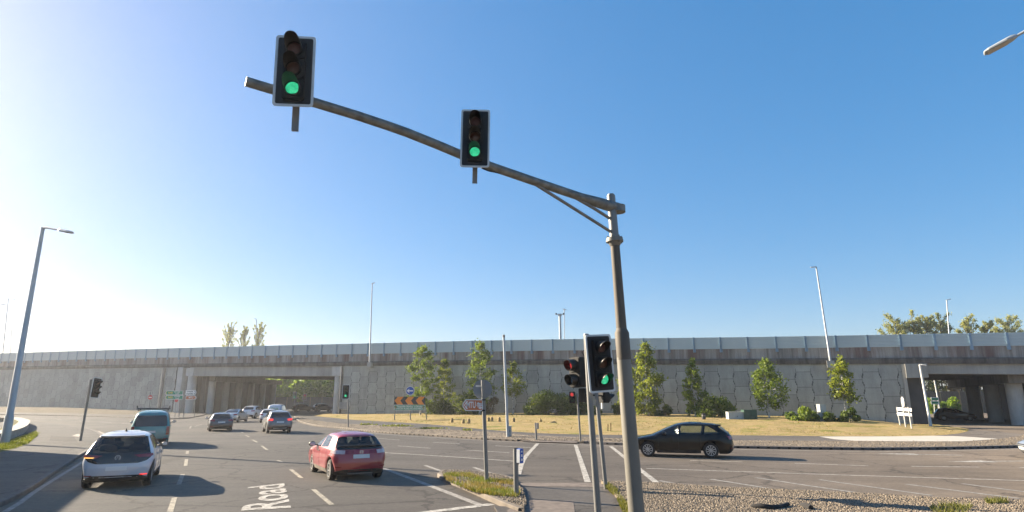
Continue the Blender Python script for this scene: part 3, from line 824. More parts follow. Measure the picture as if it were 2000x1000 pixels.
def signal_head(parent, pos, yaw, lit, k=1.0, board=True, roll=0.0, pitch=0.0, bw=0.60, bh=1.16, name='signal_head', gap=0.31, vis=0.25, low=0.12):
    """lit: lens keys from the top down.  Head faces local -Y."""
    nl = len(lit); H = gap * nl + 0.02
    hb = MB()
    T0 = Matrix.Identity(4)
    hb.prism(rrect(0.33, H, 0.05), Matrix.Translation((0, 0.0, 0)), 0.17)
    for i in range(nl):
        z = H / 2 - gap * (i + 0.5) - 0.01
        hb.prism(rrect(0.315, gap - 0.025, 0.05), Matrix.Translation((0, -0.025, z)), 0.03)
        hb.ring(circle(0.125, 24, 0, z), circle(0.103, 24, 0, z), Matrix.Translation((0, -0.045, 0)), 0.03)
    h = hb.build(name, M['black'], parent, local=True, smooth=40)
    h.location = Vector(pos) - origin_of(parent)
    h.rotation_euler = (pitch, roll, yaw)
    h.scale = (k, k, k)
    if board:
        b = MB(); b.prism(rrect(bw - 0.075, bh - 0.075, 0.03), Matrix.Translation((0, 0.045, 0)), 0.012)
        b.build('backing_board', M['board'], h, local=True)
        b = MB(); b.ring(rrect(bw, bh, 0.05), rrect(bw - 0.075, bh - 0.075, 0.03), Matrix.Translation((0, 0.043, 0)), 0.016)
        b.build('board_border', M['border'], h, local=True)
    for i, c in enumerate(lit):
        z = H / 2 - gap * (i + 0.5) - 0.01
        b = MB(); n = 24; rr = [0.0, 0.04, 0.075, 0.102]
        vs = [Vector((0, -0.062, z))]; fs = []
        for j, q in enumerate(rr[1:]):
            vs += [Vector((q * math.cos(2 * math.pi * i2 / n), -0.062 + 0.03 * (q / 0.102) ** 2, z + q * math.sin(2 * math.pi * i2 / n))) for i2 in range(n)]
        fs += [(0, 1 + i2, 1 + (i2 + 1) % n) for i2 in range(n)]
        for j in range(2):
            fs += [(1 + j * n + i2, 1 + (j + 1) * n + i2, 1 + (j + 1) * n + (i2 + 1) % n, 1 + j * n + (i2 + 1) % n) for i2 in range(n)]
        b.add(vs, fs).build('lens', M[LENS[c]], h, local=True, smooth=60)
        v = visor_mb(0.122, vis, low)
        v = v.build('visor', M['visor'], h, local=True, smooth=50)
        v.location = (0, -0.03, z)
    return h
def pole(parent, pts, rad, mat='galv', name='pole', n=16, cap=True):
    mb = MB(); mb.tube(pts, rad, n)
    return mb.build(name, M[mat], parent, smooth=40)
def yaw_to(p, q):                                # head at p faces q (local -Y towards q)
    d = Vector(q) - Vector(p); return math.atan2(d.x, -d.y)
def pole_px(foot, top, Y=None, z=0.0):
    if Y is None: b = G(foot[0], foot[1], z)
    else: b = PY(foot[0], foot[1], Y)
    return b, PY(top[0], top[1], b.y)

# --- the big mast with its arm
YM = 12.6
pts = [PY(x, y, YM) for x, y in ((1244, 1010), (1226, 800), (1214.5, 655), (1201, 480), (1193.5, 384))]
d0 = (pts[1] - pts[0]).normalized(); foot = pts[0] - d0 * ((pts[0].z - 0.05) / d0.z)
mast = thing('mast_arm_signal', 'tall brown and grey steel mast with a long arm carrying two signals over the road', 'traffic signal', foot)
step = PY(1214.5, 650, YM)
pole(mast, [foot, pts[1], step], [0.158, 0.148, 0.14], 'mast_grey', 'lower_column', 24)
mb = MB(); mb.tube([step - d0 * 0.55, step + d0 * 0.0, step + d0 * 0.03, step + d0 * 0.1], [0.147, 0.147, 0.13, 0.105], 24)
mb.build('joint_sleeve', M['mast'], mast, smooth=35)
fl_ = PY(1200.5, 470, YM); up_ = PY(1193.2, 382, YM)
d1 = (fl_ - step).normalized()
pole(mast, [step, step.lerp(fl_, 0.5), fl_], [0.108, 0.102, 0.097], 'mast', 'upper_column', 24)
mb = MB(); mb.tube([fl_ - d1 * 0.12, fl_ - d1 * 0.03], [0.105, 0.15], 24); mb.tube([fl_ - d1 * 0.03, fl_ + d1 * 0.01], [0.185, 0.185], 24); mb.tube([fl_ + d1 * 0.015, fl_ + d1 * 0.055], [0.175, 0.175], 24)
for k in range(6):
    a = k * math.pi / 3; mb.tube([fl_ + Vector((0.145 * math.cos(a), 0.145 * math.sin(a), -0.06)), fl_ + Vector((0.145 * math.cos(a), 0.145 * math.sin(a), 0.1))], 0.018, 6)
mb.build('flange', M['mast_grey'], mast, smooth=35)
d2 = (up_ - fl_).normalized()
mb = MB(); mb.tube([fl_ + d2 * 0.05, up_], [0.098, 0.09], 24); mb.tube([up_, up_ + d2 * 0.03], [0.075, 0.07], 16); mb.build('top_column', M['galv'], mast, smooth=35)
# arm in its own upright plane from the mast towards the camera and to the left
att = PY(1196, 404, YM)
tip = PY(480, 159, 8.6)
pn = (tip - att).cross(Vector((0, 0, 1))); pn.z = 0; pn.normalize()
def AP(px, py, o=0.0): return onplane(px, py, att + pn * o, pn)
arm_pts = [AP(*q) for q in ((1200, 406), (1160, 393), (1120, 380), (1040, 353), (960, 325.5), (900, 302), (850, 281), (795, 259), (760, 246.5), (700, 226.5), (610, 199), (540, 177), (480, 159))]
mb = MB(); mb.tube(arm_pts, [lerp(0.088, 0.078, i / 12) for i in range(13)], 18); mb.build('arm', M['arm'], mast, smooth=40)
mb = MB(); a = AP(1130, 384); b = AP(1206, 407)
mb.tube([a, a.lerp(b, 0.5), b], [0.09, 0.115, 0.125], 16); mb.tube([b + Vector((0, 0, -0.09)), b + Vector((0, 0, 0.06))], 0.17, 20)
mb.build('arm_clamp', M['arm'], mast, smooth=40)
for q in (((1036, 354), (1100, 394), (1192, 452)), ((1118, 383), (1160, 407), (1190, 426))):
    mb = MB(); p = [AP(*c) for c in q]; mb.tube([p[0], p[1], p[2]], 0.034, 10); mb.build('brace', M['galv'], mast, smooth=40)
mb = MB(); mb.tube([AP(940, 328), AP(955, 334), AP(975, 338), AP(987, 336)], 0.014, 8); mb.build('cable', M['black'], mast, smooth=40)
def arm_head(c, w, tilt, bh):
    p = AP(c[0], c[1], 0.0); q = p + (EYEV - p).normalized() * 0.34
    dep = (q - EYEV).dot(FW); k = w * dep / FPX / 0.60
    h = signal_head(mast, q, yaw_to(q, (q.x * 0.55, -2, 0)), ('rd', 'ad', 'g'), k, True, tilt, bh=bh, gap=.335, vis=.32)
    mb = MB(); mb.box((0, 0.30, -0.56), (0.10, 0.05, 0.66)); mb.box((0, 0.2, 0.1), (0.05, 0.2, 0.05)); mb.box((0, 0.2, -0.45), (0.05, 0.2, 0.05))
    mb.build('bracket', M['galv'], h, local=True)
    return h
arm_head((574, 135), 76, R(-1.8), 1.20)
arm_head((928, 268), 57, R(.4), 1.28)

# --- signal post in front of the mast
YS = 12.2
p0 = PY(1168, 1000, YS); p1 = PY(1153.5, 800, YS); p2 = PY(1145, 655, YS); dd = (p0 - p1).normalized(); ft = p0 + dd * ((p0.z - 0.05) / -dd.z)
sp = thing('signal_post', 'grey steel post carrying a white bordered green signal beside the big mast', 'traffic signal', ft)
pole(sp, [ft, p1, p2], [0.066, 0.06, 0.056])
mb = MB(); mb.tube([p2, p2 + Vector((0, 0, 0.03))], [0.058, 0.05], 16); mb.build('post_cap', M['galv'], sp)
hc = PY(1175, 709, YS - 0.15)
dep = (hc - EYEV).dot(FW)
signal_head(sp, hc, R(24), ('rd', 'ad', 'g'), 112 * dep / FPX / 1.14, True, R(-4), bh=1.14)
mb = MB()
for z in (0.3, -0.3): mb.box(hc.lerp(PY(1148, 709, YS), 0.5) + Vector((0, 0.06, z)), (0.3, 0.05, 0.05), 0.0)
mb.build('bracket', M['black'], sp)

# --- second post close behind with the pedestrian signals
b2 = G(1183.5, 955, 0.05); YB = b2.y
t2 = PY(1156, 680, YB)
s2 = thing('signal_post', 'grey post behind the white bordered signal, with pedestrian lights facing sideways', 'traffic signal', b2)
pole(s2, [b2, PY(1167, 790, YB), t2], [0.058, 0.056, 0.054])
hc = PY(1122.5, 727, YB - 0.05); dep = (hc - EYEV).dot(FW)
signal_head(s2, hc, R(-52), ('r', 'b'), 60 * dep / FPX / 0.66, False, R(-3), name='pedestrian_signal', low=.72, vis=.2)
hc2 = PY(1139, 772, YB + 0.1)
h = signal_head(s2, hc2, R(152), ('rd', 'gd'), 0.62, False, name='pedestrian_signal')
hc3 = PY(1184, 776, YB + 0.1)
h = signal_head(s2, hc3, R(118), ('rd',), 0.95, False, name='pedestrian_signal')
mb = MB(); mb.box((0, 0.06, -0.04), (0.05, 0.06, 0.6)); mb.build('edge_plate', M['border'], h, local=True).location = (0.16, -0.02, 0)
mb = MB()
for z in (710, 742): mb.tube([PY(1135, z, YB), PY(1163, z, YB)], 0.022, 8)
mb.tube([PY(1141, 772, YB), PY(1166, 772, YB)], 0.022, 8); mb.tube([PY(1166, 772, YB), PY(1182, 774, YB)], 0.022, 8)
mb.tube([PY(1143, 700, YB), PY(1137, 688, YB), PY(1140, 684, YB), PY(1152, 690, YB)], 0.014, 8)
mb.build('bracket', M['black'], s2)

# --- far pedestrian post
b, t = pole_px((1134, 862), (1127, 768), z=0.12)
fp = thing('pedestrian_post', 'thin grey post with a small red pedestrian light at the far end of the crossing', 'traffic signal', b)
pole(fp, [b, t], 0.055)
hc = PY(1117.5, 776, b.y - 0.1); dep = (hc - EYEV).dot(FW)
signal_head(fp, hc, R(-14), ('r', 'gd'), 22 * dep / FPX / 0.64, False, name='pedestrian_signal')

# --- push button posts
def button_post(foot, top, z, label, blue, r=0.057):
    b, t = pole_px(foot, top, z=z)
    o = thing('push_button_post', label, 'push button post', b)
    pole(o, [b, t], r); mb = MB(); mb.tube([t, t + Vector((0, 0, 0.012))], [r, r * 0.7], 16); mb.build('post_cap', M['black'], o)
    H = t.z - b.z; c = t + Vector((r + 0.09, -0.03, -0.16 * 1.0 - 0.02))
    mb = MB(); mb.prism(rrect(0.15, 0.36, 0.02), Matrix.Translation(c + Vector((0, -0.05, 0))) @ Matrix.Rotation(R(52), 4, 'Z'), 0.11); mb.build('button_box', M['sign_blue'] if blue else M['galv'], o)
    if blue:
        T = Matrix.Translation(c + Vector((0, -0.05, 0))) @ Matrix.Rotation(R(52), 4, 'Z')
        mb = MB(); mb.box((-0.078, 0.05, 0), (0.012, 0.10, 0.33), mat=T); mb.build('side_plate', M['border'], o)
        mb = MB(); mb.prism(circle(0.022, 14, 0, 0.11), T @ Matrix.Translation((0, -0.008, 0)), 0.01); mb.prism(circle(0.03, 14, 0, -0.09), T @ Matrix.Translation((0, -0.01, 0)), 0.012); mb.box((0, -0.004, 0.01), (0.05, 0.008, 0.06), mat=T); mb.build('push_button', M['sign_white'], o)
    return o
button_post((1008.5, 968), (1007, 876), 0.1, 'grey push button post with a blue box at the near end of the crossing', True, 0.066)
button_post((1047.5, 859), (1046, 826), 0.1, 'short grey push button post across the road, left of the far crossing', False, 0.06)

# --- signal on the left pavement, seen side on
b, t = pole_px((157, 861), (178, 741), z=0.12)
ls = thing('signal_post', 'leaning grey signal post standing on the left pavement, head turned away', 'traffic signal', b)
pole(ls, [b, t], 0.07)
hc = PY(189, 757.5, b.y); dep = (hc - EYEV).dot(FW)
signal_head(ls, hc, R(80), ('rd', 'ad', 'gd'), 39 * dep / FPX / 1.16, True, R(4), bh=1.16)
# --- far signal at the corner of the left underpass
b, t = pole_px((680, 834), (680, 752), z=0.12)
cs = thing('signal_post', 'thin signal post showing green beside the round bridge column', 'traffic signal', b)
pole(cs, [b, t], 0.055)
hc = PY(675.5, 765.5, b.y - 0.15); dep = (hc - EYEV).dot(FW)
signal_head(cs, hc, yaw_to(hc, (-4, 0, 0)), ('gd', 'gd', 'g'), 27 * dep / FPX / 1.14, True, bw=0.58)
# little plates on their own posts behind it
b = wpt(ws(664), 1.6, 0.1)
mb = MB()
o = thing('blank_sign', 'pair of dark sign plates seen from behind beside the bridge column', 'sign', b)
for px in (661.5, 668.5): pole(o, [Vector((PY(px, 811, b.y).x, b.y, 0.1)), PY(px, 787, b.y)], 0.04)
for px in (666.5, 674):
    mb = MB(); c = PY(px, 792, b.y - 0.1); mb.prism(rrect(0.6, 1.0, 0.04), Matrix.Translation(c), 0.03); mb.build('sign_plate', M['sign_back'], o)

# --- signals beyond the left underpass
def far_signal(foot, top, c, lit, label):
    b, t = pole_px(foot, top, Y=165.0); b.z = 0
    o = thing('signal_post', label, 'traffic signal', b); pole(o, [b, t], 0.07)
    hc = PY(c[0], c[1], 164.6)
    signal_head(o, hc, yaw_to(hc, (0, 0, 0)), lit, 1.5, True)
far_signal((574, 812), (574.5, 770), (575.5, 772), ('gd', 'gd', 'g'), 'distant signal showing green beyond the left underpass')
far_signal((592, 812), (592.5, 770), (595, 776), ('r', 'gd', 'gd'), 'distant signal showing red beyond the left underpass')

# ------------------------------------------------------------------ signs
def disc(mb, T, r, depth, m=0): mb.m = m; mb.prism(circle(r, 36), T, depth)
# way sign and round sign on the island nose
b, t = pole_px((950.5, 940), (943, 742), z=0.12)
ms = thing('sign_post', 'grey post with a brown arrow sign and a round sign seen from behind', 'sign', b)
pole(ms, [b, t], [0.062, 0.058])
c = PY(942.5, 760, b.y + 0.1); mb = MB(); disc(mb, Matrix.Translation(c), 0.295, 0.02)
mb.m = 0
for z in (0.14, -0.14): mb.box(c + Vector((0.02, -0.03, z)), (0.5, 0.03, 0.03))
mb.m = 1; mb.box(c + Vector((-0.12, -0.005, 0.11)), (0.19, 0.006, 0.09))
mb.build('round_sign_back', [M['sign_back'], M['sign_white']], ms, smooth=35)
def way_sign(parent, xl, xr, yt, yb, Y, name, mats, text, tsize, point_left=True, logo=False, border=0.05, skew=0.0, squeeze=1.0):
    """flag sign between two picture columns; material 0 border, 1 field, 2 lettering"""
    a, q = PY(xl, (yt + yb) / 2, Y), PY(xr, (yt + yb) / 2, Y)
    w = q.x - a.x; h = PY(xl, yt, Y).z - PY(xl, yb, Y).z
    T = Matrix.Translation((a.lerp(q, 0.5))) @ Matrix.Rotation(skew, 4, 'Y')
    sg = -1 if point_left else 1
    def shp(e):
        w2, h2 = w / 2 - e, h / 2 - e; p = [(-sg * w2, -h2), (sg * (w2 - h * 0.26), -h2), (sg * w2, -h2 * 0.25), (sg * w2, h2 * 0.25), (sg * (w2 - h * 0.26), h2), (-sg * w2, h2)]
        return p
    mb = MB(); mb.m = 0; mb.prism(shp(0), T, 0.03); mb.m = 1; mb.prism(shp(border), T @ Matrix.Translation((0, -0.004, 0)), 0.01)
    mb.m = 2
    ch = [(sg * (w / 2 - border * 1.7), 0), (sg * (w / 2 - h * 0.34), h * 0.34), (sg * (w / 2 - h * 0.5), h * 0.34), (sg * (w / 2 - h * 0.2), 0), (sg * (w / 2 - h * 0.5), -h * 0.34), (sg * (w / 2 - h * 0.34), -h * 0.34)]
    mb.prism(ch, T @ Matrix.Translation((0, -0.008, 0)), 0.005)
    for s, sz, dx, dz in text:
        mb.mesh(text_mesh(s, sz), T @ Matrix.Translation((dx, -0.009, dz)) @ Matrix.Scale(squeeze, 4, (1, 0, 0)) @ TXT)
    if logo:
        for ax, az, bx, bz in ((-.07, .05, .02, .075), (-.02, .05, .075, .06), (-.085, .0, .03, .04), (-.03, 0, .09, .01), (-.06, -.05, .04, -.02), (.0, -.06, .085, -.045), (-.02, -.085, .06, -.08), (-.05, .075, -.01, .09)):
            mb.tube([T @ Vector((w * 0.33 + ax, -0.008, az)), T @ Vector((w * 0.33 + bx, -0.008, bz - 0.03))], 0.016, 6)
    return mb.build(name, mats, parent)
way_sign(ms, 903.5, 943, 780, 802.5, b.y - 0.05, 'way_sign', [M['sign_white'], M['sign_brown'], M['sign_white']], [('MTU', 0.26, -0.05, 0)], 0.2, True, True, 0.025, squeeze=.54)
mb = MB()
for y in (781, 801.5): mb.tube([PY(944.5, y, b.y) - Vector((0, 0, .02)), PY(944.5, y, b.y) + Vector((0, 0, .02))], 0.068, 14)
mb.build('clip', M['black'], ms)

# chevron board with the roundabout name and the blue arrow
zb = B(800, 820).z
f1, f2, f3 = B(774.5, 820), B(801.5, 820.5), B(829, 821.5)
Yc = f2.y
for q in (f1, f3): pass
f1 = Vector((f1.x, Yc, zb)); f3 = Vector((f3.x, Yc, zb))
cb = thing('chevron_sign', 'orange and black chevron board with a blue arrow disc and green name plate', 'sign', f2)
pole(cb, [f1, PY(773, 776, Yc)], 0.06); pole(cb, [f2, PY(800, 756, Yc)], 0.06); pole(cb, [f3, PY(828, 776, Yc)], 0.06)
YF = Yc - 0.1
a = PY(770.3, 774.8, YF); q = PY(830, 790.2, YF); w = q.x - a.x; h = a.z - q.z
T = Matrix.Translation(((a.x + q.x) / 2, YF, (a.z + q.z) / 2)); mb = MB(); mb.prism(rrect(w, h, 0.03), T, 0.03); mb.m = 1
for k in range(3):
    x0 = -w / 2 + w * (0.012 + 0.343 * k)
    mb.prism([(x0, 0), (x0 + w * 0.10, h / 2 - .01), (x0 + w * 0.285, h / 2 - .01), (x0 + w * 0.19, 0), (x0 + w * 0.275, -h / 2 + .01), (x0 + w * 0.09, -h / 2 + .01)], T @ Matrix.Translation((0, -0.006, 0)), 0.008)
mb.build('chevron_board', [M['sign_black'], M['sign_orange']], cb)
a = PY(769.6, 791, YF); q = PY(830.2, 801, YF); w = q.x - a.x; h = a.z - q.z
T = Matrix.Translation(((a.x + q.x) / 2, YF, (a.z + q.z) / 2)); mb = MB(); mb.prism(rrect(w, h, 0.06), T, 0.03); mb.m = 1; mb.prism(rrect(w - .07, h - .07, 0.05), T @ Matrix.Translation((0, -0.004, 0)), 0.01)
mb.m = 0
mb.mesh(text_mesh('Timpeallán Bhóthar na Bandan', 0.24), T @ Matrix.Translation((0, -0.008, h * 0.19)) @ TXT)
mb.mesh(text_mesh('BANDON ROAD ROUNDABOUT', 0.235), T @ Matrix.Translation((0, -0.008, -h * 0.19)) @ TXT)
mb.m = 2
for x in (-w * 0.445, w * 0.445): mb.prism(rrect(0.16, 0.34, 0.05, cx=x), T @ Matrix.Translation((0, -0.008, 0)), 0.004)
mb.build('name_plate', [M['sign_white'], M['sign_green'], M['timber']], cb)
c = PY(801, 763.3, YF); T = Matrix.Translation(c); rr = (PY(810, 763, YF).x - c.x); mb = MB(); disc(mb, T, rr * 0.93, 0.03, 0); disc(mb, T @ Matrix.Translation((0, -0.005, 0)), rr * 0.86, 0.01, 1)
mb.m = 0; k = rr * 0.8
mb.prism([(-k * .95, 0), (-k * .3, k * .5), (-k * .12, k * .5), (-k * .42, k * .15), (k * .85, k * .15), (k * .85, -k * .15), (-k * .42, -k * .15), (-k * .12, -k * .5), (-k * .3, -k * .5)], T @ Matrix.Translation((0, -0.009, 0)), 0.005)
mb.build('arrow_disc', [M['sign_white'], M['sign_blue']], cb, smooth=35)

# direction signs by the left underpass
def two_post_sign(label, feet, tops, z=0.12):
    b = G(feet[0][0], feet[0][1], z); o = thing('direction_sign', label, 'direction sign', b)
    for f, t in zip(feet, tops): pole(o, [Vector((PY(f[0], f[1], b.y).x, b.y, z)), PY(t[0], t[1], b.y)], 0.055)
    return o, b.y
o, Y = two_post_sign('pair of green arrow direction signs pointing left beside the underpass', [(349.5, 815), (319, 815)], [(352, 764), (323, 764)])
Yf = Y - 0.1
way_sign(o, 322.5, 357.5, 763, 771.4, Yf, 'arrow_panel', [M['sign_white'], M['sign_green'], M['sign_yellow']], [('N40', 0.34, -0.5, 0)], 0.2, True, False, 0.05)
way_sign(o, 322.5, 357.5, 772, 780.2, Yf, 'arrow_panel', [M['sign_white'], M['sign_green'], M['sign_yellow']], [('N22', 0.34, -0.5, 0)], 0.2, True, False, 0.05)
mb = MB(); c = PY(345, 767.2, Yf)
for yy in (765.4, 768.9, 774.4, 777.9): mb.mesh(text_mesh('Corcaigh' if yy in (765.4, 774.4) else 'Cork', 0.22), Matrix.Translation(PY(346, yy, Yf) + Vector((0, -0.02, 0))) @ TXT)
mb.build('lettering', M['sign_white'], o)
o, Y = two_post_sign('white and brown direction signs pointing right at the mouth of the underpass', [(358.5, 815), (379.5, 814)], [(363, 761), (382, 762)])
way_sign(o, 362.5, 383.5, 762, 771.2, Y - .1, 'arrow_panel', [M['sign_white'], M['sign_white'], M['sign_black']], [('Hospital', 0.26, -0.15, 0.14), ('Ospidéal', 0.26, -0.15, -0.16)], 0.2, False, False, 0.05)
way_sign(o, 362.5, 383.5, 773, 780.5, Y - .1, 'arrow_panel', [M['sign_white'], M['sign_brown'], M['sign_white']], [('MTU', 0.3, 0.0, 0)], 0.2, False, False, 0.05)
# no entry sign
b, t = pole_px((291, 815), (293.5, 766), z=0.12)
o = thing('no_entry_sign', 'round red no entry sign on a thin post against the pale wall', 'sign', b)
pole(o, [b, t], 0.045); c = PY(293.5, 776, b.y - .1); mb = MB(); T = Matrix.Translation(c); disc(mb, T, 0.3, 0.02, 0); mb.m = 1; mb.prism(rrect(0.42, 0.1, 0.01), T @ Matrix.Translation((0, -0.005, 0)), 0.006)
mb.build('sign_disc', [M['sign_red'], M['sign_white']], o, smooth=35)
b, t = pole_px((341.5, 814), (344, 780), z=0.12)
o = thing('no_entry_sign', 'small red sign on a thin post partly hidden under the green arrow sign', 'sign', b)
pole(o, [b, t], 0.04); c = PY(344.5, 782, b.y - .1); mb = MB(); T = Matrix.Translation(c); disc(mb, T, 0.25, 0.02, 0); mb.build('sign_disc', [M['sign_red']], o, smooth=35)
# sign backs near the right underpass
fA, fM, fC = B(1759, 833), B(1769.5, 835.5), B(1781, 838)
o = thing('sign_board', 'white framed sign backs on three posts beside the right underpass', 'sign', fM)
pole(o, [fA, PY(1751.5, 795, fA.y)], 0.055, 'white_post'); pole(o, [fM, PY(1760.5, 777, fM.y)], 0.055, 'white_post'); pole(o, [fC, PY(1774, 795, fC.y)], 0.055, 'white_post')
for y0, y1 in ((796, 803.5), (805.5, 813)):
    a = PY(1752, y0, fA.y + .1); q = PY(1781, y1, fC.y + .1); mid = (a + q) / 2; dv = q - a
    w = math.hypot(dv.x, dv.y); mb = MB(); mb.box(Vector((mid.x, mid.y, mid.z)), (w, 0.03, abs(dv.z)), math.atan2(dv.y, dv.x)); mb.build('sign_panel', M['sign_white'], o)
c = PY(1763.5, 785, fM.y); mb = MB(); mb.prism(circle(0.42, 30), Matrix.Translation(c) @ Matrix.Rotation(R(72), 4, 'Z'), 0.03); mb.build('round_sign', M['sign_white'], o, smooth=35)
# green sign beyond the right underpass
b = PY(1826, 812, 100); b.z = 0
o = thing('direction_sign', 'pale green direction sign seen through the right underpass', 'direction sign', b)
for px in (1826, 1834): pole(o, [Vector((PY(px, 812, 100).x, 100, 0)), PY(px - 2, 776, 100)], 0.07, 'white_post')
for y0, y1 in ((776, 782.4), (783.2, 789.5)):
    a = PY(1818, y0, 99.9); q = PY(1834, y1, 99.9); mb = MB(); T = Matrix.Translation((a + q) / 2); mb.prism(rrect(q.x - a.x, a.z - q.z, .05), T, 0.03); mb.m = 1; mb.prism(rrect(q.x - a.x - .15, a.z - q.z - .15, .05), T @ Matrix.Translation((0, -.006, 0)), 0.01); mb.build('sign_panel', [M['sign_white'], M['sign_green']], o)

# ------------------------------------------------------------------ lamp posts
def lamp(label, base, top, head, r0, r1, mat='galv_lamp', hl=0.75, name='street_lamp', rise=None):
    """base, top: points; head: where the lantern's outer end is"""
    o = thing(name, label, 'street lamp', base)
    pole(o, [base, base.lerp(top, 0.12), base.lerp(top, 0.125), top], [r0, r0 * 0.96, r0 * 0.8, r1], mat, 'column', 16)
    d = (head - top); L = d.length; u = d.normalized()
    inner = head - u * hl
    mb = MB(); mb.tube([top - Vector((0, 0, 0.05)), top.lerp(inner, 0.25) + Vector((0, 0, 0.02)), inner], [r1 * 0.8, r1 * 0.62, r1 * 0.5], 12); mb.build('bracket_arm', M[mat], o, smooth=40)
    w = 0.3; sd = u.cross(Vector((0, 0, 1))).normalized(); n = sd.cross(u).normalized()
    secs = [(0.0, 0.05, 0.05), (0.12, 0.10, 0.07), (0.3, 0.15, 0.06), (0.85, 0.15, 0.05), (1.0, 0.11, 0.03)]
    mb = MB(); vs = []
    for t, hw, th in secs:
        c = inner.lerp(head, t); k = hl / 0.75
        for a, b2 in ((-1, -0.6), (1, -0.6), (1, 0.1), (0.6, 1), (-0.6, 1), (-1, 0.1)): vs.append(c + sd * hw * a * k + n * th * b2 * k)
    fs = [(i * 6 + j, i * 6 + (j + 1) % 6, (i + 1) * 6 + (j + 1) % 6, (i + 1) * 6 + j) for i in range(4) for j in range(6)] + [tuple(range(6)), tuple(range(24, 30))]
    mb.add(vs, fs).build('lantern', M[mat], o)
    c = inner.lerp(head, 0.6) - n * 0.045 * hl / 0.75
    mb = MB(); Tm = Matrix((( u.x, sd.x, n.x, c.x), (u.y, sd.y, n.y, c.y), (u.z, sd.z, n.z, c.z), (0, 0, 0, 1))); mb.box((0, 0, 0), (hl * 0.62, 0.24 * hl / 0.75, 0.02), mat=Tm); mb.build('lamp_glass', M['concrete_pale'], o)
    return o
b = G(9, 867, 0.12); t = PY(84, 444, b.y); lamp('tall grey lamp post leaning beside the low curved wall at left', b, t, PY(139, 453.5, b.y - 1.0), 0.22, 0.10, hl=1.15)
o = None
for foot, top, head, lab in (((-6, 800), (16.5, 583), (30, 584.5), 'tall lamp behind the flyover at the far left, arm to the right'), ((13, 800), (23, 643), (14, 642), 'shorter distant lamp behind the flyover at the far left, arm to the left')):
    b = PY(foot[0], foot[1], 175 if top[1] < 600 else 230); b.z = 0; t = PY(top[0], top[1], b.y); lamp(lab, b, t, PY(head[0], head[1], b.y), 0.18, 0.1, 'galv_far', 1.2)
b = PY(-40, 800, 150); b.z = 0; t = PY(-18, 590, 150); lamp('lamp whose arm reaches in at the far left edge', b, t, PY(11, 595.5, 150), 0.2, 0.1, 'galv_far', 1.6)
def parapet_lamp(foot, top, head, label):
    p = onplane(foot[0], foot[1], WA + WN * 0.5, WN); t = PY(top[0], top[1], p.y); hd = PY(head[0], head[1], p.y)
    o = lamp(label, p, t, hd, 0.13, 0.07, 'galv_far', 0.6)
    mb = MB(); mb.box(p - WN * 0.2 + Vector((0, 0, -0.35)), (0.75, 0.75, 0.75), rzw); mb.build('base_block', M['beam'], o)
parapet_lamp((722, 708), (727, 553.5), (733, 552), 'slim lamp post fixed to the parapet left of the birches')
parapet_lamp((1622, 705), (1594, 521), (1583, 522), 'slim lamp post fixed to the parapet above the right birches')
def deck_lamp(px, ytop, yb, head, label, o_, r=0.1):
    s = 0
    p = onplane(px, yb, WA + WN * o_, WN); zb = zpar((p - WA).dot(WD)) - 1.0
    b = Vector((p.x, p.y, zb)); t = PY(px + (ytop - yb) * (px - 1000) / 5600 * -1 * -1, ytop, p.y); t = PY(px, ytop, p.y); b = Vector((b.x + (px - 1000) / 5600 * 0, b.y, zb))
    return lamp(label, b, t, PY(head[0], head[1], p.y), r, 0.07, 'galv_far', 0.7)
deck_lamp(501, 624, 690, (496, 622), 'lamp on the far side of the flyover among the poplars', -25)
deck_lamp(1849, 586, 660, (1857, 584), 'lamp on the far side of the flyover near the right trees', -25)
deck_lamp(1102, 604, 680, (1099, 603), 'thin lamp beside the camera mast above the flyover', -26, 0.08)
p = onplane(1095, 670, WA - WN * 24, WN); b = Vector((p.x, p.y, zpar((p - WA).dot(WD)) - 1)); t = PY(1093.5, 617, p.y)
o = thing('camera_mast', 'stout pole with a two armed camera head above the flyover', 'camera mast', b)
pole(o, [b, t], [0.24, 0.2], 'galv_lamp'); mb = MB(); mb.tube([t, t + Vector((0, 0, .35))], 0.34, 14); mb.build('mast_head', M['galv_lamp'], o)
for sx in (-1, 1):
    mb = MB(); mb.tube([t + Vector((0, 0, .25)), t + Vector((sx * .6, 0, .3))], 0.05, 8); mb.box(t + Vector((sx * .65, 0, .35)), (.22, .3, .3)); mb.build('camera', M['sign_black'], o)
# lamp at the right underpass
b = B(1818, 832.5); t = PY(1796.5, 712, b.y); o = lamp('white lamp post in front of the right underpass', b, t, PY(1811, 713.5, b.y - 0.3), 0.14, 0.1, 'white_post', 0.6)
b = PY(1838, 812, 103); b.z = 0; t = PY(1824, 738, 103); lamp('white lamp post seen through the right underpass', b, t, PY(1826, 700, 103) + Vector((0.8, 0, -1)), 0.13, 0.1, 'white_post', 0.6)
